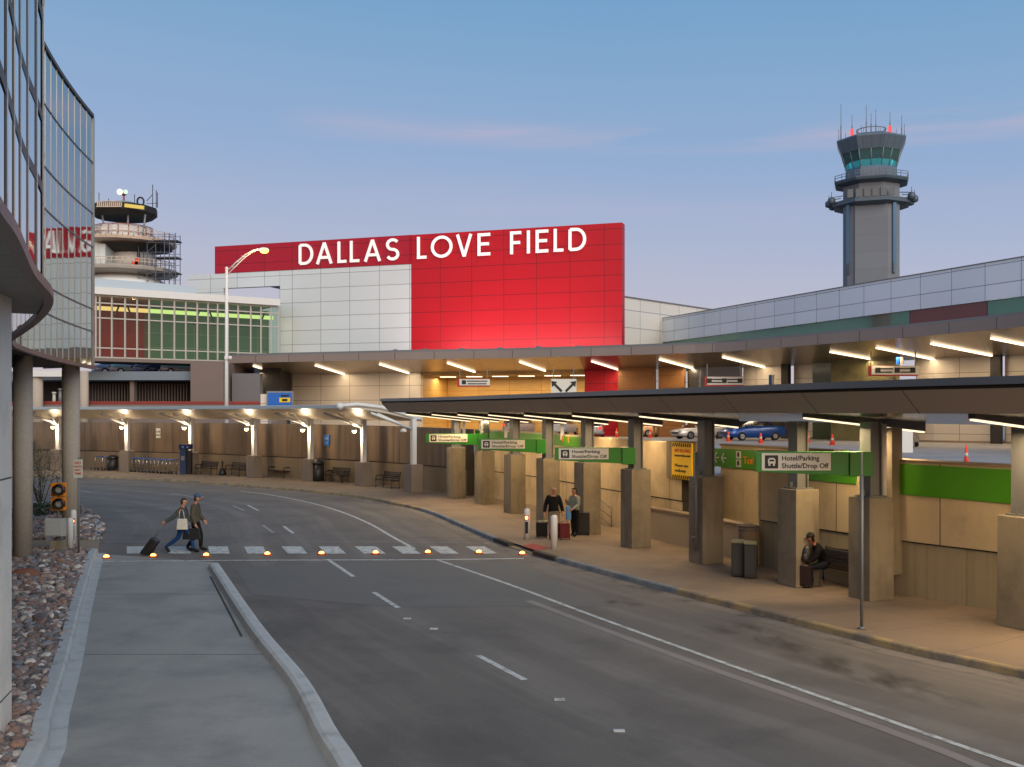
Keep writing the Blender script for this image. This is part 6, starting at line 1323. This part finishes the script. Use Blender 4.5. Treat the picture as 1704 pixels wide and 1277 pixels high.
# old oil and tyre stains on the kerb lane
m = bpy.data.materials.new('oil_stain'); m.use_nodes = True; t = m.node_tree; b = t.nodes['Principled BSDF']; b.inputs['Base Color'].default_value = C(56,52,48); b.inputs['Roughness'].default_value = .7
tcn = nd(t, 'ShaderNodeTexCoord'); mpn = nd(t, 'ShaderNodeMapping'); mpn.inputs['Scale'].default_value = (1.6,.7,1); t.links.new(tcn.outputs['Object'], mpn.inputs[0])
nn = nd(t, 'ShaderNodeTexNoise'); nn.inputs['Scale'].default_value = 1.3; nn.inputs['Detail'].default_value = 8; t.links.new(mpn.outputs[0], nn.inputs[0])
sp_ = nd(t, 'ShaderNodeSeparateXYZ'); t.links.new(tcn.outputs['UV'], sp_.inputs[0])
def edge(o): return mth(t, 'MULTIPLY', mth(t, 'MULTIPLY', o, mth(t, 'SUBTRACT', 1, o)), 4)
al = mth(t, 'MULTIPLY', mth(t, 'MULTIPLY', mth(t, 'SUBTRACT', nn.outputs[0], .40), 4.0, clamp=True), mth(t, 'MULTIPLY', edge(sp_.outputs[0]), edge(sp_.outputs[1])))
t.links.new(mth(t, 'MULTIPLY', al, .62), b.inputs['Alpha'])
for q in (((1150,1040),(1330,1092),(1400,1085),(1240,1030)), ((990,1003),(1060,1014),(1080,1006),(1010,996)), ((1250,1080),(1600,1190),(1690,1180),(1380,1080))):
    g = MB(); g.face([g.v(G(a,b_,.009)) for a, b_ in q], [(0,0),(1,0),(1,1),(0,1)]); struct(g, 'oil_stain', m)
# ================================================================ people
SKIN = mat('skin', C(196,140,112), .55, var=.05, vs=6); SKIN2 = mat('deep_tan_skin', C(150,96,74), .55, var=.05, vs=6)
eyew = mat('eye', C(30,24,22), .3); lipm = mat('lips', C(150,80,72), .5)
def person(label, J, loc, rz, skin, clothes, hair=None, h=1.0, extra=None):
    """J: joint name -> local point (y forward); clothes: list of (name, material, set of bones, thickness)"""
    o = empty('person', (0,0,0), label=label, cat='person')
    rad = dict(pelvis=.135, waist=.125, chest=.145, neckb=.062, neck=.048, head0=.07, head1=.098, head2=.095, head3=.05, nose=.014)
    bones = [('pelvis','waist','torso'),('waist','chest','torso'),('chest','neckb','torso'),('neckb','neck','neck'),('neck','head0','head'),('head0','head1','head'),('head1','head2','head'),('head2','head3','head')]
    for s_ in 'LR':
        bones += [('chest','sh'+s_,'torso'),('sh'+s_,'el'+s_,'uarm'),('el'+s_,'wr'+s_,'farm'),('wr'+s_,'pa'+s_,'hand'),('pelvis','hip'+s_,'torso'),('hip'+s_,'kn'+s_,'thigh'),('kn'+s_,'an'+s_,'shin'),('an'+s_,'ba'+s_,'foot'),('ba'+s_,'to'+s_,'foot')]
        rad.update({'sh'+s_:.068,'el'+s_:.044,'wr'+s_:.028,'pa'+s_:.032,'hip'+s_:.098,'kn'+s_:.062,'an'+s_:.042,'ba'+s_:.042,'to'+s_:.026})
    J = {k: Vector(v) for k, v in J.items()}
    for s_ in 'LR':
        w, e = J['wr'+s_], J['el'+s_]; d = (w-e).normalized(); hd_ = J.get('hd'+s_, d); hd_ = Vector(hd_).normalized(); J['pa'+s_] = w+hd_*.085
        side = Vector((1 if s_ == 'R' else -1, 0, 0)); fw_ = hd_.cross(side).normalized(); fw_ = fw_ if fw_.length else Vector((0,1,0)); inn = fw_.cross(hd_).normalized()
        if inn.dot(side) > 0: inn = -inn
        for k, (off, ln) in enumerate(((.030,.075),(.011,.085),(-.009,.080),(-.028,.062))):
            a = J['pa'+s_]+fw_*off; b = a+hd_*ln*.5+inn*.012; c = b+hd_*ln*.38+inn*.03
            J[f'f{k}a{s_}'] = a+hd_*.015; J[f'f{k}b{s_}'] = b; J[f'f{k}c{s_}'] = c
            bones += [('pa'+s_, f'f{k}a{s_}', 'hand'), (f'f{k}a{s_}', f'f{k}b{s_}', 'hand'), (f'f{k}b{s_}', f'f{k}c{s_}', 'hand')]; rad.update({f'f{k}a{s_}':.011, f'f{k}b{s_}':.0095, f'f{k}c{s_}':.008})
        t1 = w+hd_*.04+fw_*.035; t2 = t1+hd_*.04+fw_*.02+inn*.015; J['t1'+s_] = t1; J['t2'+s_] = t2
        bones += [('wr'+s_,'t1'+s_,'hand'),('t1'+s_,'t2'+s_,'hand')]; rad.update({'t1'+s_:.013,'t2'+s_:.010})
    # face: a nose and two ears grow from the head
    f = (J['face']).normalized(); up = (J['head3']-J['head0']).normalized(); rt = f.cross(up).normalized(); hc = J['head1']
    J['nose'] = hc+f*.118-up*.005; J['chin'] = J['head0']+f*.055-up*.02; bones += [('head1','nose','head'),('head0','chin','head')]; rad['chin'] = .034
    for s_, q in (('R',1),('L',-1)): J['ear'+s_] = hc+rt*.088*q-f*.005; bones.append(('head1','ear'+s_,'head')); rad['ear'+s_] = .018
    me = bpy.data.meshes.new('body'); names = list(J.keys()); names.remove('face'); names = [n for n in names if not n.startswith('hd')]; ix = {n: i for i, n in enumerate(names)}
    me.from_pydata([J[n]*h for n in names], [(ix[a], ix[b]) for a, b, _ in bones], [])
    body = bpy.data.objects.new('body', me); COL.objects.link(body)
    sk = body.modifiers.new('s', 'SKIN'); sk.use_smooth_shade = True
    sv = me.skin_vertices[0].data
    for n in names:
        r = rad.get(n, .03)*h; sv[ix[n]].radius = (r, r*(.82 if n in ('pelvis','waist','chest') else 1)); sv[ix[n]].use_root = (n == 'pelvis')
    sb_ = body.modifiers.new('u', 'SUBSURF'); sb_.levels = 2; sb_.render_levels = 2
    bpy.context.view_layer.update(); dg = bpy.context.evaluated_depsgraph_get(); m2 = bpy.data.meshes.new_from_object(body.evaluated_get(dg)); body.modifiers.clear(); body.data = m2; bpy.data.meshes.remove(me)
    m2.materials.clear(); m2.materials.append(skin); body.parent = o
    for p in m2.polygons: p.use_smooth = True
    segs = [(J[a]*h, J[b]*h, t_+a[-1] if t_ in ('uarm','farm','thigh','shin','foot','hand') else t_, t_) for a, b, t_ in bones]
    def cls(c):
        best = None
        for a, b, _, t_ in segs:
            ab = b-a; k = max(0, min(1, (c-a).dot(ab)/max(ab.length_squared, 1e-9))); e = (c-a-ab*k).length
            if t_ == 'head': e -= .03
            if best is None or e < best[0]: best = (e, t_, k)
        return best[1], best[2]
    info = [(p.center.copy(), cls(p.center)) for p in m2.polygons]
    nrm = [v.normal.copy() for v in m2.vertices]
    def shell(name, m_, test, th, parent=o, flare=None):
        bm = bmesh.new(); mp_ = {}
        for p, (c, (t_, k)) in zip(m2.polygons, info):
            if test(c, t_, k):
                vs = []
                for vi in p.vertices:
                    if vi not in mp_:
                        q = m2.vertices[vi].co+nrm[vi]*(th+(flare(m2.vertices[vi].co) if flare else 0)); mp_[vi] = bm.verts.new(q)
                    vs.append(mp_[vi])
                fc = bm.faces.new(vs); fc.smooth = True
        r_ = bmesh.ops.solidify(bm, geom=bm.faces[:], thickness=min(.008, th*.8))
        q = bpy.data.meshes.new(name); bm.to_mesh(q); bm.free(); q.materials.append(m_); ob = bpy.data.objects.new(name, q); COL.objects.link(ob); ob.parent = parent; return ob
    for name, m_, test, th in clothes:
        if name == 'shoes':
            ft = {s_: (J['ba'+s_]+J['an'+s_])*.5*h for s_ in 'LR'}
            for s_, q_ in (('L','R'),('R','L')): shell('shoe', m_, lambda c, t_, k: test(c, t_, k) and (c-ft[s_]).length < (c-ft[q_]).length, th)
        else: shell(name, m_, test, th)
    if hair:
        hm, hk = hair; hcz = J['head1']*h
        shell('hair', hm, lambda c, t_, k: t_ == 'head' and ((c-hcz).dot(up) > .045 or ((c-hcz).dot(f) < .0 and (c-hcz).dot(up) > -.07*hk)) and (c-hcz).dot(up) > -.12, .014)
    for q in (1,-1):
        g = MB(); c = (hc+f*.088+rt*.034*q+up*.022)*h; g.ball(c, .012, 8, 6); g.build('eye', eyew, o, local=True)
    g = MB(); c = (hc+f*.088-up*.05)*h; g.ball(c, .02, 8, 5, (1,.6,.35)); g.build('mouth', lipm, o, local=True)
    if extra: extra(o, J, h)
    o.location = loc; o.rotation_euler = (0,0,rz); return o
def stand(lean=0, **k):
    J = dict(pelvis=(0,0,.94), waist=(0,.0,1.08), chest=(0,.01,1.30), neckb=(0,0,1.44), neck=(0,.012,1.50), head0=(0,.03,1.56), head1=(0,.035,1.64), head2=(0,.02,1.70), head3=(0,.015,1.745), face=(0,1,0))
    for s_, q in (('L',-1),('R',1)): J.update({'sh'+s_:(q*.175,0,1.39),'el'+s_:(q*.235,-.01,1.12),'wr'+s_:(q*.25,.05,.88),'hip'+s_:(q*.09,0,.88),'kn'+s_:(q*.1,.02,.49),'an'+s_:(q*.1,-.01,.09),'ba'+s_:(q*.11,.1,.045),'to'+s_:(q*.115,.19,.035)})
    J.update(k); return J
TOP = lambda c, t_, k: (t_ == 'torso' and c.z > .93) or t_ in ('uarm',) or (t_ == 'farm' and k < .93)
BOT = lambda c, t_, k: t_ in ('thigh',) or (t_ == 'torso' and c.z <= 1.0) or (t_ == 'shin' and k < .92)
SHOE = lambda c, t_, k: t_ == 'foot' or (t_ == 'shin' and k >= .93)
cloth = lambda n, c: mat(n, c, .85, var=.12, vs=9, bump=.4, bs=25)
jeans = cloth('blue_jeans', C(34,88,150)); greyj = cloth('grey_jacket', C(104,112,112)); olive = cloth('olive_jacket', C(112,106,92)); blk = cloth('black_cloth', C(24,24,27)); khaki = cloth('khaki_cloth', C(176,154,128)); pale = cloth('pale_grey_green_shirt', C(176,184,168)); navy = cloth('navy_cloth', C(30,36,50)); scarf = cloth('light_blue_cloth', C(96,150,200)); whiteb = cloth('cream_canvas', C(206,202,190)); shoe = mat('dark_shoe', C(30,28,28), .5)
hairw = mat('white_hair', C(206,190,166), .8); haird = mat('dark_hair', C(30,24,22), .7); hairg = mat('grey_brown_hair', C(84,74,68), .8); capb = cloth('blue_cap_cloth', C(54,86,116)); caps = cloth('sand_cap_cloth', C(176,150,118)); capk = cloth('black_cap_cloth', C(26,26,30))
def cap(mt, brim):
    def f(o, J, h):
        fd = Vector(J['face']).normalized(); up = (J['head3']-J['head0']).normalized(); c = (J['head1']+up*.045)*h
        g = MB(); g.T = Matrix.Translation(c) @ up.to_track_quat('Z','Y').to_matrix().to_4x4(); g.lathe([(.118,0),(.116,.03),(.10,.075),(.06,.105),(.01,.115)], n=18); k = g.build('cap', mt, o, local=True)
        b = c+fd*.125*h; g = MB(); g.T = Matrix.Translation(b-up*.002) @ Matrix.Rotation(math.atan2(fd.y,fd.x)-math.pi/2, 4, 'Z'); g.ball((0,0,0), .085, 14, 6, (1,1,.1)); g.build('brim', brim, k, local=False)
    return f
# walking right across the road (local forward is world +x)
wa = stand(knL=(-.1,.26,.52), anL=(-.1,.30,.10), baL=(-.1,.41,.05), toL=(-.1,.50,.045), knR=(.1,-.10,.50), anR=(.1,-.50,.20), baR=(.1,-.44,.10), toR=(.1,-.38,.05),
   elR=(.25,-.22,1.16), wrR=(.27,-.46,1.02), elL=(-.24,.06,1.13), wrL=(-.2,.24,.98), pelvis=(0,0,.93))
pa = G(304, 920); A_ = person('person in a grey jacket and blue jeans crossing the road, carrying a cream bag', wa, pa, R(-90), SKIN,
   [('trousers', jeans, BOT, .014), ('jacket', greyj, TOP, .028), ('shoes', shoe, SHOE, .012)], (hairg, 1), .985)
wb = stand(knL=(-.1,.14,.50), anL=(-.1,.14,.09), baL=(-.1,.25,.045), toL=(-.1,.34,.035), knR=(.1,.04,.49), anR=(.1,-.22,.14), baR=(.1,-.14,.06), toR=(.1,-.06,.04),
   elL=(-.25,.05,1.12), wrL=(-.24,.2,.92), elR=(.25,-.02,1.12), wrR=(.26,.08,.86), head1=(0,.06,1.63), head2=(0,.05,1.69), head3=(0,.045,1.74), chest=(0,.03,1.30))
pb_ = G(325, 917); B_p = person('person in an olive jacket and a cap walking right, holding a black bag', wb, pb_, R(-90), SKIN,
   [('trousers', blk, BOT, .014), ('jacket', olive, TOP, .03), ('shoes', shoe, SHOE, .012)], (hairg, 1), 1.03, cap(capb, caps))
# hand luggage
def bag_obj(name, label, cat, c, d, m_, rz=0, strap=None):
    o = empty(name, (c[0],c[1],c[2]-d[2]/2), label=label, cat=cat)
    g = MB(); g.T = Matrix.Translation(Vector(c)) @ Matrix.Rotation(rz,4,'Z'); g.box((0,0,0), d, taper=.85); g.build('bag_body', m_, o, bevel=.03)
    if strap:
        g = MB(); g.path(strap, .012, 6); g.build('strap', m_, o)
    return o
p = pa; bag_obj('shoulder_bag', 'cream canvas bag at the hip of the person in jeans', 'bag', (p.x+.08,p.y-.29,.93), (.34,.12,.34), whiteb, 0, [(p.x-.03,p.y-.27,1.1),(p.x-.02,p.y-.25,1.3),(p.x+.0,p.y-.12,1.46),(p.x+.1,p.y-.24,1.3),(p.x+.15,p.y-.28,1.1)])
p = pb_; bag_obj('holdall', 'black holdall carried low by the person in the cap', 'bag', (p.x-.02,p.y-.30,.58), (.55,.22,.34), blk, 0, [(p.x-.18,p.y-.3,.74),(p.x-.02,p.y-.29,.87),(p.x+.16,p.y-.3,.74)])
def suitcase(label, loc, rz, tilt, size, m_, handle=.4):
    o = empty('suitcase', (0,0,0), label=label, cat='suitcase'); w, d, h = size; q = Matrix.Rotation(tilt,4,'X')
    g = MB(); g.T = q; g.box((0,0,h/2+.05), (w,d,h)); g.build('shell', m_, o, bevel=.03, local=False)
    g = MB(); g.T = q; g.box((0,-d/2-.015,h*.38), (w*.8,.035,h*.5)); g.build('pocket', m_, o, bevel=.012)
    g = MB(); g.T = q
    for s_ in (-.1,.1): g.tube((s_,d*.35,h),(s_,d*.35,h+handle),.009,n=6)
    g.tube((-.11,d*.35,h+handle),(.11,d*.35,h+handle),.015,n=8); g.build('handle', M['steel'], o)
    for s_ in (-1,1): g = MB(); g.T = q; g.tube((s_*w*.42-.015,d*.3,.04),(s_*w*.42+.015,d*.3,.04),.04,n=12); g.build('wheel', M['rubber'], o)
    o.location = loc; o.rotation_euler = (0,0,rz); return o
suitcase('black rolling case trailing behind the person in jeans on the crossing', G(240,923.5), R(90), R(37), (.36,.24,.56), M['black'], .56)
# two travellers on the pavement
om = stand(elL=(-.27,-.02,1.14), wrL=(-.32,.02,.90), elR=(.27,-.02,1.14), wrR=(.32,.03,.89), knL=(-.1,.12,.50), anL=(-.1,.02,.09), head1=(0,.05,1.635), head2=(0,.045,1.69), head3=(0,.04,1.735))
pc = G(921, 896, .13); person('white haired person in a black sweater and khaki trousers walking towards the road', om, pc, R(188), SKIN,
   [('trousers', khaki, BOT, .018), ('sweater', blk, TOP, .032), ('shoes', shoe, SHOE, .012)], (hairw, 1), 1.0)
wo = stand(elL=(-.24,.06,1.13), wrL=(-.22,.28,1.02), elR=(.24,.1,1.14), wrR=(.16,.28,1.30))
pd_ = G(957, 893, .13); person('dark haired person in a pale shirt and black trousers, turned sideways by tall cases', wo, pd_+Vector((0,.1,0)), R(128), SKIN,
   [('trousers', blk, BOT, .016), ('shirt', pale, TOP, .028), ('shoes', shoe, SHOE, .012)], (haird, 1.3), .96)
p = pd_; bag_obj('blue_jacket', 'light blue jacket hanging from the arm of the dark haired traveller', 'jacket', (p.x-.235,p.y-.10,.13+.83), (.18,.12,.46), scarf, .4)
suitcase('black rolling case standing at the white haired person\'s side, tilted slightly', G(902,894,.13)+Vector((0,.1,0)), R(176), R(-14), (.40,.26,.52), M['black'], .30)
suitcase('tall black suitcase behind the dark haired traveller', G(972,892,.13)+Vector((0,.25,0)), R(170), 0, (.42,.28,.74), M['black'], .1)
suitcase('dark red travel bag on wheels between the two travellers', G(939,898,.13), R(195), R(4), (.36,.26,.5), M['maroon'], .12)
bag_obj('paper_bag', 'small pale bag on the pavement beside the dark red travel bag', 'bag', (G(946,898,.13).x,G(946,898,.13).y,.13+.14), (.16,.12,.26), khaki)
# seated man (local forward -> world left and a little to the camera)
se = dict(pelvis=(0,0,.56), waist=(0,.05,.70), chest=(0,.19,.90), neckb=(0,.29,1.03), neck=(0,.33,1.08), head0=(0,.37,1.12), head1=(0,.40,1.19), head2=(0,.39,1.25), head3=(0,.385,1.29), face=(0,1,-.25))
for s_, q in (('L',-1),('R',1)): se.update({'sh'+s_:(q*.17,.24,.98),'el'+s_:(q*.2,.36,.74),'wr'+s_:(q*.05,.60,.60),'hip'+s_:(q*.1,.03,.54),'kn'+s_:(q*.15,.46,.52),'an'+s_:(q*.14,.42,.10),'ba'+s_:(q*.15,.52,.045),'to'+s_:(q*.155,.61,.035),'hd'+s_:(-q*.15,.7,-.5)})
TOPs = lambda c, t_, k: (t_ == 'torso' and c.z > .60) or t_ == 'uarm' or (t_ == 'farm' and k < .35)
BOTs = lambda c, t_, k: t_ == 'thigh' or (t_ == 'torso' and c.z <= .62) or (t_ == 'shin' and k < .92)
ps_ = G(1372, 980, .13)+Vector((.12,.28,0)); person('person in black jacket and cap seated on the bench between thick piers, leaning forward', se, ps_, R(96), SKIN2,
   [('trousers', navy, BOTs, .014), ('jacket', blk, TOPs, .032), ('shoes', shoe, SHOE, .012)], (haird, 1), 1.0, cap(capk, capk))
p = G(1338, 979, .13); suitcase('dark red suitcase before the seated person between the thick piers', p+Vector((.03,.1,0)), R(150), 0, (.36,.24,.50), cloth('very_dark_red', C(40,16,18)), .05)
o = empty('backpack', (p.x+.12,p.y+.12,.72), label='black backpack resting on top of the dark red suitcase', cat='backpack'); g = MB(); g.ball((p.x+.1,p.y+.14,.93), .2, 14, 9, (.85,.7,1.25)); g.build('pack_body', M['black'], o); g = MB(); g.ball((p.x+.04,p.y+.0,.86), .11, 10, 7, (1,.6,1.1)); g.build('front_pocket', M['black'], o); g = MB(); g.path([(p.x+.14,p.y+.2,1.14),(p.x+.18,p.y+.2,1.2),(p.x+.2,p.y+.16,1.14)], .014, 6); g.build('grab_handle', M['black'], o)
